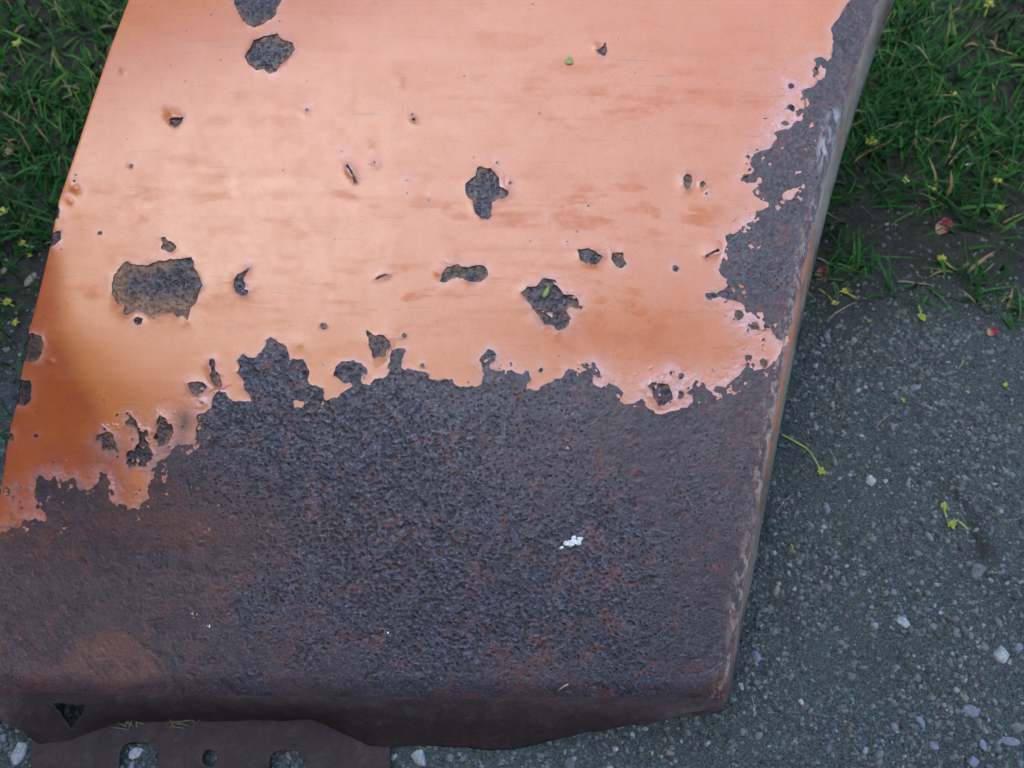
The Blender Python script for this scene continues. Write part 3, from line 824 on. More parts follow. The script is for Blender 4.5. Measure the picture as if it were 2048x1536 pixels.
    tint = 0.95 * sstep(0.25, 0.6, gauss(PX, PY, 235, 1320, 95, 58, 0.25) + 0.25 * fbm(PX, PY, 40, 121, 3)) + 0.45 * gauss(PX, PY, 150, 1335, 120, 26) + 0.65 * gauss(PX, PY, 330, 1045, 150, 45) + 0.35 * gauss(PX, PY, 60, 1090, 140, 60) + 0.3 * gauss(PX, PY, 480, 1080, 120, 60) + 0.25 * gauss(PX, PY, 1020, 1340, 60, 30) + .6 * gauss(PX, PY, 1555, 700, 26, 40)
    tint = tint + 0.16 * sstep(620, 60, PX) * sstep(980, 1120, PY) * (0.6 + 0.6 * fbm(PX, PY, 90, 87, 3)) + 0.3 * sstep(0.15, 0.5, fbm(PX, PY, 46, 89, 3)) * gauss(PX, PY, 900, 1130, 420, 130)
    scale = np.where(own > 0, np.exp(-np.abs(sd2) / 9.0) * sstep(-.3, .3, fbm(PX, PY, 24, 115, 3)), 0)
    scale = scale + np.where(own == 5, gauss(PX, PY, 300, 612, 110, 20) + gauss(PX, PY, 290, 530, 40, 12) + .8 * gauss(PX, PY, 235, 570, 22, 40), 0)
    tint = tint + 1.1 * sstep(520, 250, PX) * np.exp(-np.clip(sd2, 0, None) / 24.0) * sstep(-0.15, 0.30, fbm(PX, PY, 22, 117, 4, 0.65)) * (own <= 0)
    tint = tint + 0.8 * np.where((own == 5), gauss(PX, PY, 300, 615, 90, 18) + gauss(PX, PY, 300, 530, 30, 12), 0)
    ar = {'scale': np.clip(scale, 0, 1).ravel(), 'pitted': np.clip(pit, 0, 1).ravel(), 'deep': deepn.ravel(), 'tint': np.clip(tint, 0, 1).ravel(), 'primer': np.clip(primer, 0, 1).ravel(), 'orange': np.clip(orange, 0, 1).ravel(), 'scuff': np.clip(scuff, 0, 1).ravel()}
    stk = np.clip(fbm(PX * 0.14 + 60 * fbm(PX, PY, 300, 75, 2), PY + 9 * fbm(PX, PY, 130, 77, 2), 19, 73, 4, 0.6) + 0.04, 0, 1) * 1.5
    stain_reflect = 2.3 * stk * (1.1 * np.exp(-((PY - 572 - 0.03 * (PX - 700)) / 42) ** 2) * sstep(100, 300, PX) + 0.75 * np.exp(-((PY - 415) / 26) ** 2) + 0.6 * gauss(PX, PY, 1330, 190, 300, 60) + 0.6 * gauss(PX, PY, 1250, 430, 260, 60) + 0.22)
    streak = np.clip(stain_reflect, 0, 1)
    stain_reflect = 1.0 * stain_reflect
    left_shade = sstep(0.10, 0.24, np.interp(PY, [380, 480, 800, 1100], [0, .24, .3, .24])) * sstep(20, -40, PX - np.interp(PY, [380, 470, 560, 660, 760, 880, 1000], [40, 112, 122, 128, 175, 240, 280]))  # dark reflection of the tilted left side painted into the colour
    stain_reflect = stain_reflect + 0.75 * gauss(PX, PY, 1300, 690, 130, 45, 0.15) + 0.35 * gauss(PX, PY, 1180, 690, 170, 50) + 0.5 * gauss(PX, PY, 160, 470, 28, 22) + 0.3 * gauss(PX, PY, 1560, 128, 28, 14) + .4 * gauss(PX, PY, 300, 985, 30, 30)  # first two ovals paint in the orange of a darker reflection
    halo = 0.8 * np.exp(-np.clip(dp, 0, None) / (7.0 + 13.0 * np.clip(blz, 0, 1))) * (0.4 + 0.6 * sstep(-0.3, 0.5, fbm(PX, PY, 55, 79, 2))) + 0.75 * bl
    halo = halo * (1 - 0.5 * sstep(650, 900, PY) * sstep(500, 200, PX))
    grime = 0.7 * sstep(420, 200, PX) * sstep(780, 900, PY) * np.exp(-np.clip(dp, 0, None) / 16.0) * sstep(-.1, .4, fbm(PX, PY, 26, 119, 3)) + 0.95 * gauss(PX, PY, 368, 848, 20, 42, 0.1) + 0.75 * gauss(PX, PY, 345, 905, 40, 30) + 0.5 * gauss(PX, PY, 220, 905, 40, 28) + 0.45 * gauss(PX, PY, 330, 950, 28, 22) + 0.25 * gauss(PX, PY, 975, 740, 30, 30) + 0.30 * np.exp(-np.clip(dp, 0, None) / 3.0) * sstep(.1, .5, fbm(PX, PY, 30, 83, 2))
    rim = np.exp(-np.clip(dp, 0, None) / 2.6) * sstep(-.25, .45, fbm(PX, PY, 34, 85, 2))
    ap = {'left_shade': np.clip(left_shade, 0, 1).ravel(), 'streak': streak.ravel(), 'rim': np.clip(rim, 0, 1).ravel(), 'stain_reflect': np.clip(stain_reflect, 0, 1).ravel(), 'halo': np.clip(halo, 0, 1).ravel(), 'grime': np.clip(grime, 0, 1).ravel()}

    cr_ = place(PX, PY, zr).reshape(-1, 3)
    cp_ = place(PX, PY, zp).reshape(-1, 3)

    # paint film with a thin edge all round
    q, t = grid_faces(F <= 0, F)
    co, q, t, at, used = compact(cp_, q, t, ap)
    e = boundary(q, t)
    low = cr_[used].copy(); low[:, 2] -= 0.0003
    nb = len(co)
    ev = np.unique(e); mp = np.full(nb, -1); mp[ev] = np.arange(len(ev))
    co2 = np.concatenate([co, co[ev], low[ev]])
    m = len(ev)
    sk = np.stack([nb + mp[e[:, 1]], nb + mp[e[:, 0]], nb + m + mp[e[:, 0]], nb + m + mp[e[:, 1]]], -1)
    at = {k: np.concatenate([v, v[ev], v[ev]]) for k, v in at.items()}
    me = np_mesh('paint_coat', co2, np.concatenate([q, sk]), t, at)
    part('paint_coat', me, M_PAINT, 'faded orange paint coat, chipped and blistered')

    # bare steel: the large field is the sheet itself, each chip a patch of its own, both running a little under the paint
    bare = F >= -7
    owner = np.where(own < 0, 0, own)
    def steel(mask, name, label=None, kind=None):
        q, t = grid_faces(mask)
        if len(q) < 2: return
        co, q, t, at, _ = compact(cr_, q, t, ar)
        o = part(name, np_mesh(name, co, q, t, at), M_RUST, label)
        if kind: o['kind'] = kind
        return o
    def grow(mk):
        g = mk.copy()
        for _ in range(1):
            g[1:] |= mk[:-1]; g[:-1] |= mk[1:]; mk2 = g.copy(); g[:, 1:] |= mk2[:, :-1]; g[:, :-1] |= mk2[:, 1:]
        return g
    steel(bare & (owner == 0), 'rusted_sheet', 'bare rusted steel, pitted, dark brown and violet grey')
    for k in range(1, len(CHIPS) + 1):
        steel(bare & (owner == k), 'rust_patch')
    sp = steel(bare & (owner == 999), 'rust_specks', 'small rust spots and pinholes scattered in the paint', 'stuff')

    # right side: the edge turns over and flares outwards
    yv = np.linspace(-340, 1404, 420)
    cols = []
    for f, dz in ((0.0, 0.0), (0.12, 0.0006), (0.28, 0.0022), (0.50, 0.0055), (0.75, 0.010), (1.0, 0.015)):
        px = CREST(yv) + SIDEW(yv) * f
        zz = form(CREST(yv), yv) - dz * np.interp(yv, [0, 1400], [1.1, 0.7]) - 0.0001
        zz = zz + 0.0004 * fbm(px * 3, yv, 60, 91, 2) * (f > 0) + 0.0004 * fbm(px * 0 + f * 40, yv, 160, 93, 2) * f
        px = px + (0.9 * fbm(px * 0, yv, 18, 95, 3)) * (f > 0.2)
        cols.append(place(px, yv, zz))
    # the lip turns back under
    for dx, dz in ((-8, -0.004), (-30, -0.005)):
        p = cols[5].copy(); p[:, 0] += dx * S; p[:, 2] += dz; cols.append(p)
    G = np.stack(cols, 1)
    nr, nc = G.shape[:2]
    i = np.arange(nr * nc).reshape(nr, nc)
    q = np.stack([i[1:, :-1], i[1:, 1:], i[:-1, 1:], i[:-1, :-1]], -1).reshape(-1, 4)
    org = np.zeros((nr, nc)); org[:, :3] = 1; org[:, 3] = .35
    org *= (sstep(430, 540, yv) * (1 - 0.95 * sstep(860, 1000, yv)))[:, None] * 0.85 + 0.10
    me = np_mesh('side_flange', G.reshape(-1, 3), q, None, {'orange': org.ravel()})
    part('side_flange', me, M_FLANGE, 'grey turned-over edge with an orange and rust streak')

    # left side: short vertical return
    yl = np.linspace(-340, 1394, 300)
    xl = LEFT(yl); zl = form(xl, yl)
    a = place(xl, yl, zl - 0.0001); b = place(xl + 3, yl, zl - 0.006); c = place(xl + 14, yl, zl - 0.016)
    G = np.stack([c, b, a], 1); nr, nc = G.shape[:2]
    i = np.arange(nr * nc).reshape(nr, nc)
    q = np.stack([i[1:, :-1], i[1:, 1:], i[:-1, 1:], i[:-1, :-1]], -1).reshape(-1, 4)
    me = np_mesh('edge_return', G.reshape(-1, 3), q, None, {'deep': np.zeros(nr * nc)})
    part('edge_return', me, M_RUST)

    # upper end: a sheet reaching down to the ground, which carries the panel
    xt = np.linspace(float(LEFT(-340)), float(CREST(-340)), 120); yt = xt * 0 - 340.0
    top = place(xt, yt, form(xt, yt) - 0.0002)
    wt = (np.array(MP) @ np.concatenate([top, np.ones((120, 1))], 1).T).T[:, :3]
    rows = [wt]
    for dz in np.linspace(0, 1, 8)[1:]:
        w = wt.copy(); w[:, 2] = wt[:, 2] * (1 - dz) - 0.005 * dz; w[:, 1] += 0.02 * dz; rows.append(w)
    G = np.stack(rows, 0); nr, nc = G.shape[:2]
    i = np.arange(nr * nc).reshape(nr, nc)
    q = np.stack([i[1:, :-1], i[:-1, :-1], i[:-1, 1:], i[1:, 1:]], -1).reshape(-1, 4)
    o = link('end_sheet', np_mesh('end_sheet', (G - np.array(root.location)).reshape(-1, 3), q), M_RUST, root)

    # ---- bottom: the sheet folds down to the ground
    low = np.array([(-75, 1436, .040), (0, 1439, .036), (22, 1447, .030), (50, 1464, .016), (64, 1476, .011), (82, 1491, .0095), (110, 1488, .0095), (150, 1476, .0095), (182, 1464, .0095), (232, 1450, .0095), (300, 1443, .0095), (620, 1440, .0095), (650, 1447, .0092), (690, 1470, .0090), (735, 1491, .0085), (780, 1495, .008), (817, 1492, .008), (919, 1495, .008), (970, 1501, .007), (1015, 1503, .006), (1045, 1496, .008), (1073, 1487, .013), (1158, 1469, .027), (1261, 1452, .040), (1380, 1433, .054), (1447, 1421, .062)])
    xv = np.linspace(-64, 1447, 760)
    py = np.interp(xv, low[:, 0], low[:, 1]); pz = np.interp(xv, low[:, 0], low[:, 2])
    ker = np.ones(9) / 9
    py[8:-8] = np.convolve(py, ker, 'same')[8:-8]; pz[8:-8] = np.convolve(pz, ker, 'same')[8:-8]
    py = py + 1.6 * fbm(xv, xv * 0, 26, 125, 4, 0.65)
    fy = FOLD(xv); tp = place(xv, fy, form(xv, fy) - 0.0001)
    tw = (np.array(MP) @ np.concatenate([tp, np.ones((len(xv), 1))], 1).T).T[:, :3]
    bw = np.array([gp(a_, b_, c_) for a_, b_, c_ in zip(xv, py, pz)])
    tt = np.concatenate([np.linspace(0, 0.3, 14), np.linspace(0.33, 1, 28)])
    ctl = tw - UP * 0.0065 + np.array([0, 0, -0.003])
    t3 = tt[:, None, None]
    G = tw[None] * (1 - t3) ** 2 + 2 * ctl[None] * t3 * (1 - t3) + bw[None] * t3 ** 2
    bulge = np.sin(np.pi * np.clip(tt, 0, 1)) ** 1.0
    G[:, :, 1] += (-0.0035 * np.sin(np.pi * np.clip(tt * 1.0, 0, 1)))[:, None]
    X2, T2 = np.meshgrid(xv, tt * 90)
    G[:, :, 1] += 0.0012 * fbm(X2, T2, 55, 97, 3) * np.minimum(1, tt * 5)[:, None]
    PYg = fy[None] * (1 - tt[:, None]) + py[None] * tt[:, None]
    tri = np.array([(108, 1414), (170, 1415), (163, 1434), (143, 1459), (124, 1438)], float)
    sdh = np.full(X2.size, -45.0)
    idx, d = poly_sd(X2, PYg, None, tri); sdh[idx] = d
    keep = (sdh.reshape(X2.shape) + 2.2 * fbm(X2, PYg, 14, 127, 3) < 0)
    qa, _ = grid_faces(keep)
    co, q, t, at, _ = compact((G - np.array(root.location)).reshape(-1, 3), qa, np.zeros((0, 3), int), {'deep': np.clip(0.35 + 0.5 * fbm(X2, T2, 24, 99, 3), 0, 1).ravel(), 'tint': np.clip(0.35 * fbm(X2, T2, 80, 101, 2), 0, 1).ravel()})
    # back face for thickness
    nb = len(co); back = co.copy(); back[:, 1] += 0.0012
    e = boundary(q, t)
    allq = np.concatenate([q, q[:, ::-1] + nb, np.stack([e[:, 1], e[:, 0], e[:, 0] + nb, e[:, 1] + nb], -1)])
    me = np_mesh('bottom_flange', np.concatenate([co, back]), allq, None, {k: np.concatenate([v, v]) for k, v in at.items()})
    link('bottom_flange', me, M_OLD, root)['label'] = 'dark folded-down lower edge with a triangular hole'

    # ---- the perforated foot plate on the ground
    xs = np.arange(60, 784, 1.8); yy = np.arange(1434, 1640, 1.8)
    X, Y = np.meshgrid(xs, yy)
    Fp = np.full(X.size, -45.0)
    idx, d = poly_sd(X, Y, None, [(64, 1436), (778, 1436), (779, 1500), (783, 1636), (58, 1636), (62, 1500)])
    Fp[idx] = d
    rh = [(419 + 14.5 * math.cos(a), 1516 + 17 * math.sin(a)) for a in np.linspace(0, 2 * math.pi, 26)[:-1]]
    holes = [[(240, 1560), (238, 1530), (239, 1506), (246, 1492), (258, 1485), (278, 1484), (300, 1485), (311, 1494), (316, 1512), (317, 1540), (314, 1562), (305, 1574), (285, 1578), (256, 1577), (245, 1570)], rh,
             [(541, 1560), (539, 1530), (540, 1515), (546, 1505), (562, 1501), (580, 1501), (597, 1502), (606, 1509), (610, 1525), (611, 1550), (606, 1566), (590, 1573), (560, 1573), (547, 1568)]]
    for h in holes:
        idx, d = poly_sd(X, Y, None, h); Fp[idx] = np.minimum(Fp[idx], -d)
    Fp = Fp.reshape(X.shape) + 1.4 * fbm(X, Y, 16, 129, 3, 0.6)
    X, Y, Fp = snap(X, Y, Fp)
    zt = 0.0105 + 0.0006 * fbm(X, Y, 26, 103, 4, 0.65) + 0.0016 * gauss(X, Y, 590, 1484, 26, 9) + 0.0006 * fbm(X, Y, 200, 105, 2) - 0.0018 * sstep(620, 780, X)
    dx = (X - 1024) / FPX; dy = (768 - Y) / FPX
    dirz = AX[2] + UP[2] * dy; tr_ = (zt - H_CAM) / dirz
    co = np.stack([dx * tr_, (AX[1] + UP[1] * dy) * tr_, zt], -1).reshape(-1, 3)
    q, t = grid_faces(Fp >= 0, Fp)
    co, q, t, at, _ = compact(co, q, t, {'deep': np.clip(0.62 + 0.5 * fbm(X, Y, 40, 107, 3), 0, 1).ravel(), 'tint': (0.25 + 0.4 * fbm(X, Y, 90, 109, 2)).ravel()})
    nb = len(co); e = boundary(q, t)
    ev = np.unique(e); mp = np.full(nb, -1); mp[ev] = np.arange(len(ev)); m = len(ev)
    lo = co[ev].copy(); lo[:, 2] -= 0.003
    sk = np.stack([nb + mp[e[:, 1]], nb + mp[e[:, 0]], nb + m + mp[e[:, 0]], nb + m + mp[e[:, 1]]], -1)
    lowface = co.copy(); lowface[:, 2] -= 0.003
    co3 = np.concatenate([co, co[ev], lo]) - np.array(root.location)
    me = np_mesh('foot_plate', co3, np.concatenate([q, sk]), t, {k: np.concatenate([v, v[ev], v[ev]]) for k, v in at.items()})
    link('foot_plate', me, M_OLD, root)['label'] = 'rusty plate with two slots and a round hole, flat on the gravel'
    return root


PANEL = build_panel()


def panel_pt(px, py, up=0.0006):
    """world point on the panel's face"""
    x = np.array([float(px)]); y = np.array([float(py)])
    p = place(x, y, form(x, y) + up)[0]
    return MP @ Vector(p)


# ------------------------------------------------------------------ grit (uncountable small stones) and pebbles
def ico(sub):
    bm = bmesh.new(); bmesh.ops.create_icosphere(bm, subdivisions=sub, radius=1.0)
    bm.verts.ensure_lookup_table()
    v = np.array([x.co[:] for x in bm.verts]); f = np.array([[x.index for x in p.verts] for p in bm.faces])
    bm.free(); return v, f


ICO1, ICO2, ICO3 = ico(1), ico(2), ico(3)


def in_footprint(x, y):
    """ground hidden well under the panel"""
    xl = np.interp(y, [0.12, 0.57], [-0.345, -0.27]); xr = np.interp(y, [0.12, 0.57], [0.13, 0.24])
    return (y > 0.15) & (y < 0.68) & (x > xl + 0.05) & (x < xr - 0.05)


def build_grit():
    V, Fc = ICO1
    lists = []
    def sample(n, x0, x1, y0, y1):
        return rng.uniform(x0, x1, n), rng.uniform(y0, y1, n)
    x, y = sample(95000, -0.62, 0.78, -0.03, 0.62)
    gl = gravel_line(x) - y
    p = sstep(-0.09, 0.05, gl + 0.06 * fbm(x, y, 0.10, 201, 3))
    p = p * (0.35 + 0.65 * sstep(-0.4, 0.4, fbm(x, y, 0.06, 203, 3))) + 0.06
    p = p * (1 - groove(x, y))
    dv = np.stack([x, y, 0 * x], -1) - CAM
    dep = dv @ AX
    vis = (np.abs(dv[:, 0] / dep) < 0.56) & (np.abs(dv @ UP / dep) < 0.43)      # thin the grit well outside the view
    k = (rng.random(len(x)) < p * np.where(vis, 1, 0.25)) & ~in_footprint(x, y)
    x, y = x[k], y[k]
    n = len(x)
    r = 0.0006 + 0.0010 * rng.random(n) + 0.0016 * rng.random(n) ** 22 + 0.0010 * rng.random(n) ** 4
    z = ground_z(x, y) + r * 0.15
    sc = np.stack([r * rng.uniform(.8, 1.5, n), r * rng.uniform(.7, 1.1, n), r * rng.uniform(.5, .9, n)], -1)
    a = rng.uniform(0, 2 * math.pi, n); ca, sa = np.cos(a), np.sin(a)
    jit = 1 + 0.22 * rng.standard_normal((n, len(V), 1))
    P = V[None] * jit * sc[:, None]
    co = np.stack([P[..., 0] * ca[:, None] - P[..., 1] * sa[:, None] + x[:, None], P[..., 0] * sa[:, None] + P[..., 1] * ca[:, None] + y[:, None], P[..., 2] + z[:, None]], -1)
    # the underside is buried: keep upper faces only
    top = np.array([f for f in Fc if V[f].mean(0)[2] > -0.45])
    t = (top[None] + (np.arange(n) * len(V))[:, None, None]).reshape(-1, 3)
    tone = np.repeat(np.clip(rng.random(n) ** 1.1, 0, 1), len(V))
    me = np_mesh('grit', co.reshape(-1, 3), None, t, {'tone': tone})
    o = link('gravel', me, M_GRIT, smooth=False)
    tag(o, 'fine grey grit and small gravel covering the ground beside the panel', kind='stuff')


build_grit()

STONE_MATS = {
    'grey': mat_simple('grey_stone', (0.075, 0.080, 0.080), (0.17, 0.175, 0.175), 420, 0.75, 0.4, 0.0006),
    'white': mat_simple('white_stone', (0.17, 0.19, 0.19), (0.38, 0.42, 0.41), 420, 0.7, 0.4, 0.0006),
    'blue': mat_simple('blue_grey_stone', (0.085, 0.105, 0.13), (0.19, 0.22, 0.26), 420, 0.7, 0.35, 0.0006),
    'tan': mat_simple('tan_stone', (0.13, 0.115, 0.085), (0.25, 0.225, 0.18), 420, 0.75, 0.4, 0.0006),
    'dark': mat_simple('dark_stone', (0.05, 0.052, 0.055), (0.11, 0.11, 0.11), 300, 0.75, 0.4, 0.0006),
}


def pebble(px, py, w, h, tone, label, rot=0.0, z=0.0, lump=0.16, flat=0.6, sharp=False):
    p = gp(px, py, z)
    p[2] = float(ground_z(np.array([p[0]]), np.array([p[1]]))[0]) if z == 0 else z
    V, Fc = ICO3
    dist = np.linalg.norm(p - CAM)
    mm = dist / FPX
    w, h = w * 0.86, h * 0.86
    rx, ry = w * 0.5 * mm, h * 0.5 * mm * 1.1
    v = V.copy()
    s1 = rng.integers(1000)
    d = 1 + lump * fbm(v[:, 0] * 1.0 + v[:, 2] * 0.7 + 9, v[:, 1] + v[:, 2] * 0.5 + 5, 0.9, int(s1), 3)
    v = v * d[:, None]
    for _ in range(9):                                  # a few flattened facets
        nrm = rng.standard_normal(3); nrm /= np.linalg.norm(nrm)
        k = v @ nrm; cut = rng.uniform(0.45, 0.75)
        v = v - np.outer(np.clip(k - cut, 0, None) * 0.85, nrm)
    rz = flat * min(rx, ry)
    v = v * np.array([rx, ry, rz])
    me = np_mesh('pebble', v, None, Fc)
    o = link('pebble', me, STONE_MATS[tone])
    o.location = (p[0], p[1], p[2] + rz * 0.18)
    o.rotation_euler = (rng.uniform(-.15, .15), rng.uniform(-.15, .15), R(-rot))
    tag(o, label, 'pebble', 'pebbles lying on the gravel')
    return o


PEB = [
    (1652, 671, 24, 20, 'blue', 'flat blue grey pebble in soil beside the panel edge, below the yellow bud', 20),
    (1714, 782, 13, 18, 'white', 'small white oval pebble right of the panel, next to a smaller white one', 30),
    (1731, 775, 10, 10, 'white', 'tiny round white pebble touching the small white oval one', 0),
    (1830, 775, 24, 14, 'blue', 'elongated blue grey pebble on bare soil right of the small white pair', -8),
    (1664, 814, 12, 24, 'tan', 'narrow pale tan pebble standing lengthwise near the panel edge', 15),
    (1784, 857, 17, 20, 'grey', 'light grey oval pebble alone in fine gravel above the lumpy white stone', 10),
    (1738, 961, 26, 26, 'white', 'lumpy off white stone right of the fallen yellow flower on a stem', 0),
    (1770, 963, 12, 12, 'white', 'tiny bright white pebble just right of the lumpy off white stone', 0),
    (1775, 941, 18, 12, 'blue', 'small blue grey pebble above the tiny bright white pebble', 10),
    (1668, 927, 13, 17, 'grey', 'small grey oval pebble right of the yellow flower head', 20),
    (1563, 893, 20, 13, 'grey', 'small grey pebble touching the panel edge below the green stem', 5),
    (2008, 944, 11, 22, 'tan', 'narrow pale pebble near the right border of the gravel', -30),
    (1655, 1018, 13, 28, 'blue', 'long upright blue grey pebble right of the panel above bare gravel', -12),
    (1847, 697, 32, 20, 'dark', 'dull dark grey stone half sunk in soil below the grass', 0),
    (1550, 1105, 14, 11, 'white', 'small pale pebble beside the panel edge near a bit of green stalk', 0),
    (1579, 1144, 9, 13, 'white', 'tiny white pebble in the gravel beside the panel edge', 25),
    (1553, 1182, 22, 32, 'tan', 'large tan grey pebble close to the panel edge', 20),
    (1550, 1264, 24, 17, 'grey', 'mid grey flat pebble close to the panel edge', -20),
    (1512, 1312, 30, 26, 'blue', 'bluish stone near the lower end of the panel edge', 0),
    (1483, 1373, 19, 15, 'white', 'pale smooth pebble beside the bottom right corner of the panel', 10),
    (1601, 1197, 16, 14, 'tan', 'dull brownish pebble right of the large tan grey one', 0),
    (1703, 1187, 13, 11, 'blue', 'small bluish pebble in open gravel below the panel edge', 0),
    (1787, 1185, 17, 12, 'blue', 'small bluish flat pebble in open gravel above the white hooked stone', 30),
    (1833, 1108, 24, 16, 'grey', 'grey flat pebble in open gravel left of the big flat grey stone', 10),
    (1953, 1144, 38, 36, 'grey', 'big flat grey stone beside the dark groove in the gravel', 0),
    (1806, 1243, 40, 24, 'white', 'irregular whitish stone with a brown hollow', 30),
    (2001, 1308, 40, 38, 'white', 'brightest white angular stone at the right border', 0),
    (2035, 1295, 22, 20, 'blue', 'blue grey pebble touching the brightest white stone', 0),
    (1946, 1424, 46, 24, 'blue', 'long pale blue grey stone lying aslant in the lower right gravel', 25),
    (1843, 1445, 18, 28, 'blue', 'narrow blue grey pebble left of the long pale aslant stone', -25),
    (1929, 1395, 16, 14, 'tan', 'small tan pebble above the long pale aslant stone', 0),
    (2015, 1482, 46, 18, 'blue', 'long thin bluish stone at the lower right border', 8),
    (1963, 1489, 20, 26, 'blue', 'upright bluish pebble left of the long thin bluish stone', 0),
    (2036, 1455, 34, 24, 'grey', 'greenish grey stone above the long thin bluish stone', 0),
    (1868, 1489, 26, 18, 'blue', 'blue grey pebble at the bottom, below the narrow one', 25),
    (1946, 1524, 34, 24, 'blue', 'dark bluish stone cut by the bottom border', 0),
    (1601, 1404, 15, 13, 'white', 'small pale pebble right of the panel corner in open gravel', 20),
    (1861, 1394, 20, 13, 'grey', 'small grey pebble above the narrow blue grey one', 10),
    (1748, 1411, 13, 12, 'tan', 'small tan pebble in the middle of the lower gravel', 0),
    (1683, 1286, 17, 14, 'grey', 'light grey pebble in open gravel left of the whitish hollow stone', 0),
    (837, 1515, 44, 40, 'white', 'big whitish blue pebble under the folded lower edge', 0),
    (899, 1517, 22, 18, 'grey', 'grey pebble right of the big whitish one under the lower edge', 30),
    (1134, 1529, 36, 28, 'dark', 'round dark grey pebble below the lower edge', 0),
    (1081, 1512, 18, 12, 'grey', 'small grey pebble right of the lowest point of the lower edge', 0),
    (1340, 1507, 22, 17, 'tan', 'tan pebble in the gravel below the tapering lower edge', 0),
    (1230, 1498, 15, 12, 'white', 'small pale pebble below the tapering lower edge', 0),
    (40, 1502, 32, 50, 'white', 'large pale pebble left of the perforated plate', 8),
    (8, 1476, 24, 18, 'blue', 'bluish pebble at the left border beside the large pale one', 0),
    (274, 1507, 34, 24, 'white', 'shiny pale pebble seen through the left slot of the plate', -25),
    (263, 1532, 16, 26, 'blue', 'smaller bluish pebble low in the left slot of the plate', 0),
    (578, 1510, 16, 18, 'tan', 'small pale pebble seen through the right slot of the plate', 0),
    (15, 540, 26, 40, 'tan', 'brownish grey stone in grass at the left border', 0),
    (62, 562, 26, 34, 'tan', 'pale brown stone tucked against the panel left edge', 10),
]
for p in PEB:
    pebble(*p)


# ------------------------------------------------------------------ grass
def build_grass():
    xs, ys, ln, wd = [], [], [], []
    def add(n, x0, x1, y0, y1, dens, l0, l1):
        x = rng.uniform(x0, x1, n); y = rng.uniform(y0, y1, n)
        k = rng.random(n) < dens(x, y)
        k &= ~in_footprint(x, y)
        xs.append(x[k]); ys.append(y[k]); ln.append(rng.uniform(l0, l1, k.sum()) * rng.uniform(.7, 1.1, k.sum()))
    def right(x, y):
        d = y - np.interp(x, [0.2, 0.34, 0.46, 0.62, 0.9], [0.60, 0.535, 0.575, 0.56, 0.53])
        patch = sstep(-0.15, 0.35, fbm(x, y, 0.09, 301, 3))
        bare = gauss(x, y, 0.43, 0.565, 0.060, 0.035)
        return (sstep(0.0, 0.14, d) * (0.35 + 0.65 * patch) + 0.6 * sstep(-0.13, -0.03, d) * sstep(0.02, 0.22, fbm(x, y, 0.045, 305, 2))) * (1 - 0.9 * bare)
    def left(x, y):
        d = y - 0.42
        patch = sstep(-0.25, 0.3, fbm(x, y, 0.08, 303, 3))
        return sstep(0.0, 0.20, d) * (0.25 + 0.75 * patch) + 0.22 * sstep(-0.14, 0.0, d) * patch
    add(54000, 0.18, 1.15, 0.42, 1.6, right, 0.022, 0.060)
    add(42000, -1.15, -0.20, 0.30, 1.6, left, 0.020, 0.054)
    add(4500, -0.30, 0.30, 0.85, 1.75, lambda x, y: 0.9 + 0 * x, 0.03, 0.06)
    x = np.concatenate(xs); y = np.concatenate(ys); L = np.concatenate(ln)
    n = len(x)
    # clumping: pull towards tuft centres
    tx, ty = rng.uniform(-1.15, 1.15, 900), rng.uniform(0.4, 1.75, 900)
    z = ground_z(x, y)
    a = rng.uniform(0, 2 * math.pi, n) + 1.6 * fbm(x, y, 0.12, 311, 2)
    lean = np.clip(rng.normal(0.75, 0.35, n), 0.05, 1.45)        # start lean from vertical
    bend = rng.uniform(0.2, 1.3, n)
    w = rng.uniform(0.0006, 0.0014, n) * rng.choice([0.8, 1.0, 1.35], n)
    K = 5
    pts = []
    cx, cy, cz = x.copy(), y.copy(), z - 0.002
    for k in range(K):
        pts.append((cx.copy(), cy.copy(), cz.copy()))
        th = np.clip(lean + bend * (k / (K - 1)) ** 1.3, 0, 1.72)
        st = L / (K - 1)
        cx = cx + np.sin(th) * np.cos(a) * st; cy = cy + np.sin(th) * np.sin(a) * st; cz = cz + np.cos(th) * st
        cz = np.maximum(cz, z + 0.0015)
        a = a + rng.normal(0, 0.12, n)
    co = np.zeros((n, K * 2 + 1 - 2 + 1, 3)) if False else np.zeros((n, (K - 1) * 2 + 1, 3))
    sx, sy = -np.sin(a), np.cos(a)
    tw = rng.normal(0, 0.5, n)
    for k in range(K - 1):
        f = (0.8, 1.0, 0.85, 0.55)[k]
        for s_, sg in ((0, -1), (1, 1)):
            co[:, k * 2 + s_, 0] = pts[k][0] + sg * sx * w * f
            co[:, k * 2 + s_, 1] = pts[k][1] + sg * sy * w * f
            co[:, k * 2 + s_, 2] = pts[k][2] + sg * tw * w * f
    co[:, -1] = np.stack(pts[-1], -1)
    m = co.shape[1]; off = (np.arange(n) * m)[:, None]
    q = np.concatenate([off + np.array([k * 2, k * 2 + 1, k * 2 + 3, k * 2 + 2])[None] for k in range(K - 2)])
    t = off + np.array([(K - 2) * 2, (K - 2) * 2 + 1, (K - 1) * 2])[None]
    tone = np.clip(rng.random(n) * 0.8 + 0.25 * fbm(x, y, 0.2, 315, 2) + 0.06, 0, 0.955)
    tone = np.where(rng.random(n) < 0.06, 1.0, tone)
    al = np.array([k / (K - 1) for k in range(K - 1) for _ in (0, 1)] + [1.0])
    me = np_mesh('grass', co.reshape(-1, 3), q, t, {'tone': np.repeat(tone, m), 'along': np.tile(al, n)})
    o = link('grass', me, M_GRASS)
    tag(o, 'short green lawn grass growing around the panel', kind='stuff')


build_grass()


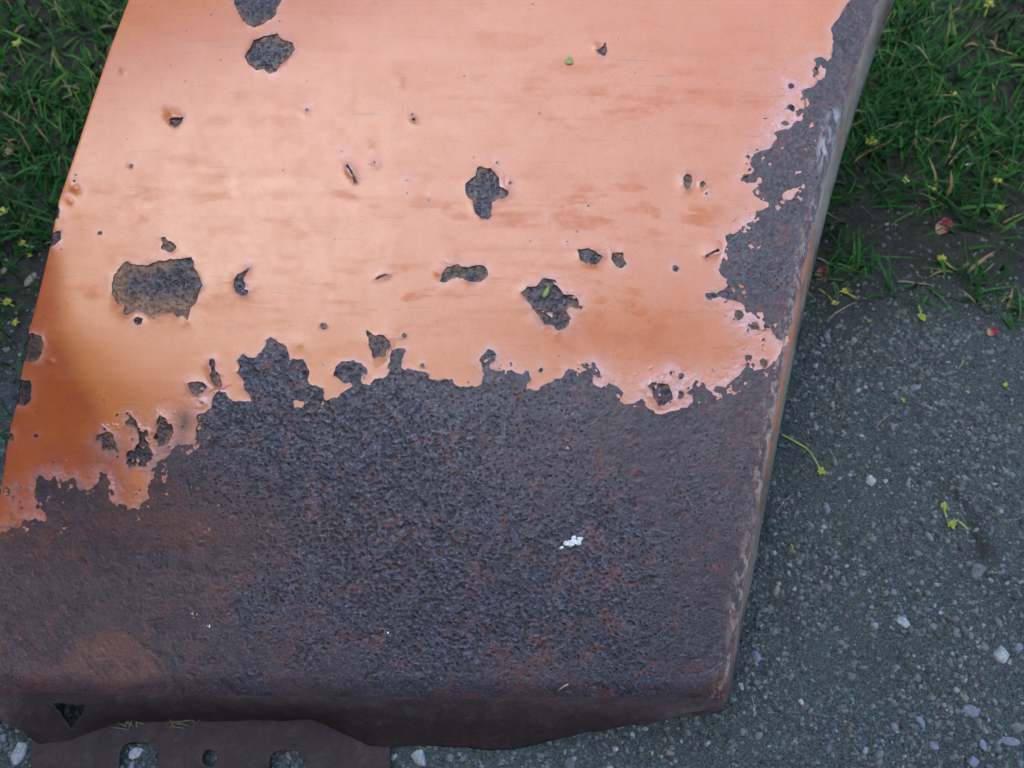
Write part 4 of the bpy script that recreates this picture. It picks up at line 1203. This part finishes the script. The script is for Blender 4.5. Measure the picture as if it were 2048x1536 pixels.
# ------------------------------------------------------------------ litter: flowers, petals, stalks, bits on the panel
def leaflet(bm, base, d, up, length, width, cup=0.25, n=6):
    """a small pointed petal with a cupped section"""
    d = Vector(d).normalized(); up = Vector(up); up = (up - d * up.dot(d)).normalized(); s_ = d.cross(up)
    rows = []
    for k in range(n + 1):
        t = k / n
        w = width * math.sin(math.pi * (0.08 + 0.92 * t) ** 0.8) * 0.5 + 0.00005
        c = Vector(base) + d * (length * t) + up * (cup * length * t * t)
        rows.append([bm.verts.new(c - s_ * w + up * w * 0.35), bm.verts.new(c), bm.verts.new(c + s_ * w + up * w * 0.35)])
    for a, b in zip(rows, rows[1:]):
        for j in (0, 1):
            bm.faces.new((a[j], a[j + 1], b[j + 1], b[j]))


M_YEL = mat_simple('yellow_green_flower', (0.22, 0.25, 0.020), (0.42, 0.42, 0.05), 700, 0.55, 0.2, 0.0004)
M_STEM = mat_simple('green_stalk', (0.20, 0.30, 0.05), (0.33, 0.40, 0.09), 300, 0.55, 0.1, 0.0003)
M_STRAW = mat_simple('dry_straw', (0.17, 0.145, 0.10), (0.38, 0.34, 0.26), 300, 0.7, 0.2, 0.0004)
M_LEAFY = mat_simple('pale_green_leaf', (0.42, 0.55, 0.16), (0.58, 0.68, 0.26), 200, 0.5, 0.1, 0.0003)
M_WHITE = mat_simple('chalky_white', (0.60, 0.62, 0.62), (0.80, 0.82, 0.80), 500, 0.8, 0.4, 0.0006)


def mat_petal():
    m = NT('pink_petal')
    c = m.ramp(m.attr('along'), (0.0, (0.26, 0.28, 0.12)), (0.35, (0.36, 0.19, 0.15)), (0.6, (0.26, 0.040, 0.058)), (1.0, (0.17, 0.020, 0.034)))
    m.out('Base Color', c); m.set(Roughness=0.5, Specular_IOR_Level=0.4)
    m.out('Normal', m.bump(m.noise(300, 3), 0.25, 0.0006))
    return m.m


M_PETAL = mat_petal()


def ground_h(p):
    return float(ground_z(np.array([p[0]]), np.array([p[1]]))[0])


def flower(px, py, size, label, stem=None, lift=0.004, petals=6, seed=0):
    rnd = random.Random(seed * 31 + int(px) + int(py))
    p = gp(px, py, lift); p[2] = ground_h(p) + lift
    root = empty('fallen_flower', p)
    tag(root, label, 'flower', 'fallen yellow green tree flowers')
    r = size * 0.36 * np.linalg.norm(p - CAM) / FPX
    bm = bmesh.new()
    ax = Vector((rnd.uniform(-.5, .5), rnd.uniform(-.5, .5), 1)).normalized()
    for k in range(petals):
        a = 2 * math.pi * k / petals + rnd.uniform(-.3, .3)
        d = Vector((math.cos(a), math.sin(a), rnd.uniform(0.5, 1.5)))
        leaflet(bm, (0, 0, 0), d, ax, r * rnd.uniform(.85, 1.2), r * rnd.uniform(.75, 1.0), -0.45)
    h = bm_obj('flower_head', bm, M_YEL, root, True)
    bm = bmesh.new()
    for k in range(3):
        a = rnd.uniform(0, 6.28)
        e = Vector((math.cos(a), math.sin(a), 0.7)) * r * rnd.uniform(.8, 1.3)
        tube(bm, [(0, 0, 0), e * .5, e], r * .07, r * .05, 4)
        bmesh.ops.create_icosphere(bm, subdivisions=1, radius=r * .14, matrix=Matrix.Translation(e))
    bm_obj('stamens', bm, M_STEM, root, True)
    if stem:
        bm = bmesh.new()
        pts = []
        for k, (sx, sy) in enumerate(stem):
            g = gp(sx, sy, 0.002); g[2] = ground_h(g) + 0.0022
            pts.append(Vector(g) - Vector(p))
        pts = [Vector((0, 0, 0))] + pts
        fine = []
        for a, b in zip(pts, pts[1:]):
            for k in range(4): fine.append(a.lerp(b, k / 4))
        fine.append(pts[-1])
        tube(bm, fine, 0.0008, 0.00095, 6)
        bm_obj('stem', bm, M_STEM, root, True)


FL = [
    (1669, 607, 22, 'yellow bud on a short stalk against the panel edge, below the pink and green petal', [(1655, 590), (1638, 578)], 4),
    (1690, 583, 24, 'frilly yellow green flower just right of the stalked bud', [(1712, 596)], 6),
    (1738, 643, 14, 'single pale green bud lying on dark soil right of the dry stalk', None, 3),
    (1845, 635, 26, 'yellow flower at the foot of a sparse grass tuft', [(1838, 610)], 6),
    (1884, 518, 24, 'yellow flower with its stalk pointing right into the grass', [(1900, 532), (1915, 540)], 6),
    (1640, 945, 24, 'yellow flower at the end of a long green stem on gravel', [(1630, 925), (1618, 905), (1608, 897), (1585, 884), (1562, 870)], 6),
    (1886, 1013, 20, 'upper of two yellow flowers lying by the dark groove in the gravel', [(1893, 1035)], 5),
    (1902, 1050, 26, 'lower of two yellow flowers by the dark groove, with a trailing stalk', [(1915, 1040), (1935, 1058)], 5),
    (1862, 382, 18, 'yellow flower in thin grass above the dark bare soil', [(1845, 375)], 5),
    (1808, 368, 20, 'pale yellow flower at the lower rim of the right lawn', None, 6),
    (1738, 292, 34, 'yellow green star of leaves in the dense right grass', None, 7),
    (1990, 368, 24, 'ragged yellow flower on bare soil near the right border', [(1985, 395)], 6),
    (1975, 15, 30, 'dull yellow flower deep in the top right grass', [(1965, 40)], 6),
    (1906, 193, 16, 'small dull yellow flower hidden midway in the right grass', None, 5),
    (2013, 592, 16, 'pale bud on bare soil near the right border', [(2004, 602)], 3),
    (2012, 768, 14, 'tiny yellow flower on gravel at the right border', None, 5),
    (1806, 800, 12, 'tiny yellow seed alone on gravel right of the panel', None, 3),
    (1998, 420, 18, 'greenish yellow flower on soil below the ragged one', None, 5),
    (10, 432, 30, 'bright yellow flower at the left border in the grass', [(28, 440)], 5),
    (48, 492, 22, 'pale yellow bud with stalk left of the panel edge', [(62, 498), (76, 499)], 4),
    (40, 96, 24, 'dull yellow flower deep in the top left grass', None, 6),
    (62, 516, 16, 'small pale bud just below the stalked yellow bud', None, 3),
    (15, 605, 24, 'yellow flower among leaves at the left border below the stones', [(28, 612)], 6),
    (30, 645, 20, 'lowest yellow flower in the left grass', None, 5),
]
for k, (px, py, sz, lb, st, np_) in enumerate(FL):
    flower(px, py, sz, lb, st, 0.004 if py > 450 else 0.012, np_, k)


def petal(px, py, w, label, rot, lift=0.003):
    p = gp(px, py, lift); p[2] = ground_h(p) + lift
    mm = np.linalg.norm(p - CAM) / FPX
    n = 14
    u = np.linspace(-1, 1, n)
    U, V = np.meshgrid(u, u)
    # disc map
    X = U * np.sqrt(1 - V * V / 2); Y = V * np.sqrt(1 - U * U / 2)
    wob = 1 + 0.22 * fbm(X * 1.0 + int(px) % 50, Y, 0.9, int(py), 3)
    X = X * wob; Y = Y * (1 + 0.25 * fbm(X, Y + int(py) % 40, 0.8, int(px) + 3, 3))
    r = w * 0.32 * mm
    Z = 0.55 * (X * X) + 0.35 * Y * Y + 0.30 * fbm(X, Y, 0.7, int(px), 3) + 0.25 * np.abs(X) * (Y > 0)
    co = np.stack([X * r * 0.85, Y * r * 1.1, Z * r], -1).reshape(-1, 3)
    i = np.arange(n * n).reshape(n, n)
    q = np.stack([i[:-1, :-1], i[:-1, 1:], i[1:, 1:], i[1:, :-1]], -1).reshape(-1, 4)
    me = np_mesh('petal', co, q, None, {'along': ((Y + 1) / 2).ravel()})
    o = link('fallen_petal', me, M_PETAL)
    sol = o.modifiers.new('thickness', 'SOLIDIFY'); sol.thickness = 0.0003
    o.location = p; o.rotation_euler = (R(22), R(12), R(rot))
    tag(o, label, 'petal', 'fallen pink petals')


petal(1644, 549, 40, 'pink and green curled petal beside the panel right edge', -70)
petal(1886, 456, 44, 'dull pink petal on soil under a grass blade', -60)
petal(1985, 663, 28, 'small pink petal on soil near the right border', -80)
petal(28, 310, 40, 'crimson petal in the grass left of the panel', -90, 0.010)


def stalk(px0, py0, px1, py1, r, label, mat=None, name='dry_stalk', lift=0.003, cat='stalk'):
    a = gp(px0, py0, lift); b = gp(px1, py1, lift)
    a[2] = ground_h(a) + lift; b[2] = ground_h(b) + lift
    c = (a + b) / 2
    bm = bmesh.new()
    pts = []
    nrm = Vector((-(b - a)[1], (b - a)[0], 0)) * 0.06
    for k in range(9):
        t = k / 8
        p = Vector(a).lerp(Vector(b), t) - Vector(c) + nrm * math.sin(math.pi * t) + Vector((0, 0, 0.0008 * math.sin(9 * t)))
        pts.append(p)
    r *= 0.72
    tube(bm, pts, r, r * 0.4, 6)
    o = bm_obj(name, bm, mat or M_STRAW, None, True)
    o.location = c
    tag(o, label, cat, 'dry stalks and bits on the ground')


stalk(1634, 517, 1671, 534, .0013, 'pale dry stalk leaning out from the panel edge above the pink petal')
stalk(1658, 638, 1714, 604, .0012, 'frayed pale straw beside the stalked yellow bud')
stalk(1795, 564, 1868, 573, .0011, 'thin brownish stalk lying across dark soil')
stalk(1750, 858, 1778, 832, .0008, 'thin straw standing aslant on the gravel')
stalk(1555, 1022, 1586, 988, .0007, 'thin straw beside the panel edge below the green stem')
stalk(1772, 736, 1792, 734, .0009, 'short pale straw on bare soil')
stalk(1888, 750, 1915, 742, .0006, 'fine pale straw on gravel near the right border')
stalk(1928, 338, 1950, 331, .0020, 'bright white scrap lying at the lawn rim', M_WHITE, 'paper_scrap', 0.004, 'scrap')
stalk(1582, 1088, 1590, 1108, .0009, 'bit of green stalk on gravel beside the panel edge', M_STEM)
stalk(1503, 1395, 1510, 1425, .0005, 'hair thin pale straw beside the panel corner')
stalk(1575, 802, 1590, 806, .0009, 'short white straw touching the panel edge')
stalk(2000, 598, 2018, 585, .0006, 'very thin straw under the pale bud near the right border')
stalk(1700, 335, 1770, 292, .0008, 'rust brown dry grass stem in the right lawn', mat_simple('brown_stem', (0.20, 0.10, 0.04), (0.30, 0.16, 0.06), 200), 'dry_stalk', 0.02)
stalk(1895, 335, 1935, 297, .0008, 'straw coloured stem rising from the right lawn rim', None, 'dry_stalk', 0.015)


# things lying on the panel
def on_panel(px, py, me_or_bm, name, mat, label, cat, rot=0.0, up=0.0012, smooth=True):
    me = me_or_bm
    if isinstance(me, bmesh.types.BMesh):
        m2 = bpy.data.meshes.new(name); bmesh.ops.recalc_face_normals(me, faces=me.faces[:]); me.to_mesh(m2); me.free(); me = m2
    o = link(name, me, mat, None, smooth)
    M = MP.to_3x3().to_4x4() @ Matrix.Rotation(R(rot), 4, 'Z')
    M.translation = panel_pt(px, py, up)
    o.matrix_world = M
    tag(o, label, cat)
    return o


bm = bmesh.new(); leaflet(bm, (-14 * S, 0, 0), (1, 0, 0), (0, 0, 1), 28 * S, 14 * S, 0.05, 10)
r = bmesh.ops.solidify(bm, geom=bm.faces[:], thickness=0.0003)
on_panel(1093, 582, bm, 'leaf', M_LEAFY, 'pale green pointed leaflet lying on the round rust patch', 'leaf', 62, 0.0018)
bm = bmesh.new()
leaflet(bm, (-8 * S, 0, 0), (1, 0.1, 0), (0, 0, 1), 17 * S, 17 * S, 0.15, 8)
bmesh.ops.solidify(bm, geom=bm.faces[:], thickness=0.0003)
on_panel(1138, 122, bm, 'seed_scale', M_LEAFY, 'round yellow green scale stuck on the upper orange paint', 'seed', -40, 0.0012)


def splat(w, h, seed, n=22):
    co = []; f = []
    V, Fc = ICO1
    t = []
    for k in range(n):
        c = np.array([rng.normal(0, w * .26), rng.normal(0, h * .24), 0.0])
        s_ = np.array([rng.uniform(.10, .22) * w, rng.uniform(.14, .30) * h, 0.0007])
        t.append(Fc + len(co) * len(V)); co.append(V * (1 + .2 * rng.standard_normal((len(V), 1))) * s_ + c)
    return np_mesh('splat', np.concatenate(co), None, np.concatenate(t))


on_panel(1143, 1085, splat(42 * S, 17 * S, 1), 'bird_dropping', M_WHITE, 'white crusty bird dropping on the rusted lower sheet', 'dropping', 18, 0.0007)
bm = bmesh.new(); tube(bm, [(-11 * S, -7 * S, 0), (-5 * S, -1 * S, .001), (2 * S, 4 * S, .0012), (9 * S, 7 * S, .0006), (11 * S, 7 * S, 0.0003)], .0004, .0010, 6)
on_panel(1125, 1376, bm, 'straw_bit', M_STRAW, 'short curved pale straw on rust near the lower fold', 'straw', 0, 0.0012)
on_panel(386, 1231, splat(11 * S, 11 * S, 2, 8), 'crumb', mat_simple('tan_crumb', (0.36, 0.22, 0.11), (0.5, 0.34, 0.19), 400), 'tan crumb on the lower left rust', 'crumb', 0, 0.0010)
on_panel(416, 1252, splat(8 * S, 7 * S, 3, 6), 'paint_flake', M_WHITE, 'tiny white flake right of the tan crumb', 'flake', 0, 0.0010)
on_panel(1134, 896, splat(8 * S, 5 * S, 4, 5), 'paint_flake', M_WHITE, 'tiny white flake on rust below the paint border', 'flake', 30, 0.0010)
on_panel(775, 1265, splat(6 * S, 6 * S, 5, 5), 'paint_flake', M_WHITE, 'tiny white flake on the lower middle rust', 'flake', 30, 0.0010)


def clippings(px, py, spread, n, label):
    """dry clippings caught where the flange meets the plate"""
    c = gp(px, py, 0.012)
    bm = bmesh.new()
    for k in range(n):
        a = gp(px + random.uniform(-spread, spread), py + random.uniform(-10, 8), 0.013) - c
        ang = random.uniform(0, math.pi); l = random.uniform(.006, .016)
        d = Vector((math.cos(ang), math.sin(ang) * .7, random.uniform(-.1, .35))) * l
        A = Vector(a)
        tube(bm, [A, A + d * .5 + Vector((0, 0, .001)), A + d], .0005, .0003, 4)
    o = bm_obj('grass_clippings', bm, mat_simple('dry_grass', (0.09, 0.10, 0.05), (0.17, 0.17, 0.08), 200), None, True)
    o.location = c
    tag(o, label, 'clippings', kind=None)


clippings(268, 1458, 20, 9, 'small tuft of dry clippings above the left slot of the plate')
clippings(372, 1452, 26, 9, 'dry clippings lodged in the fold between slot and round hole')
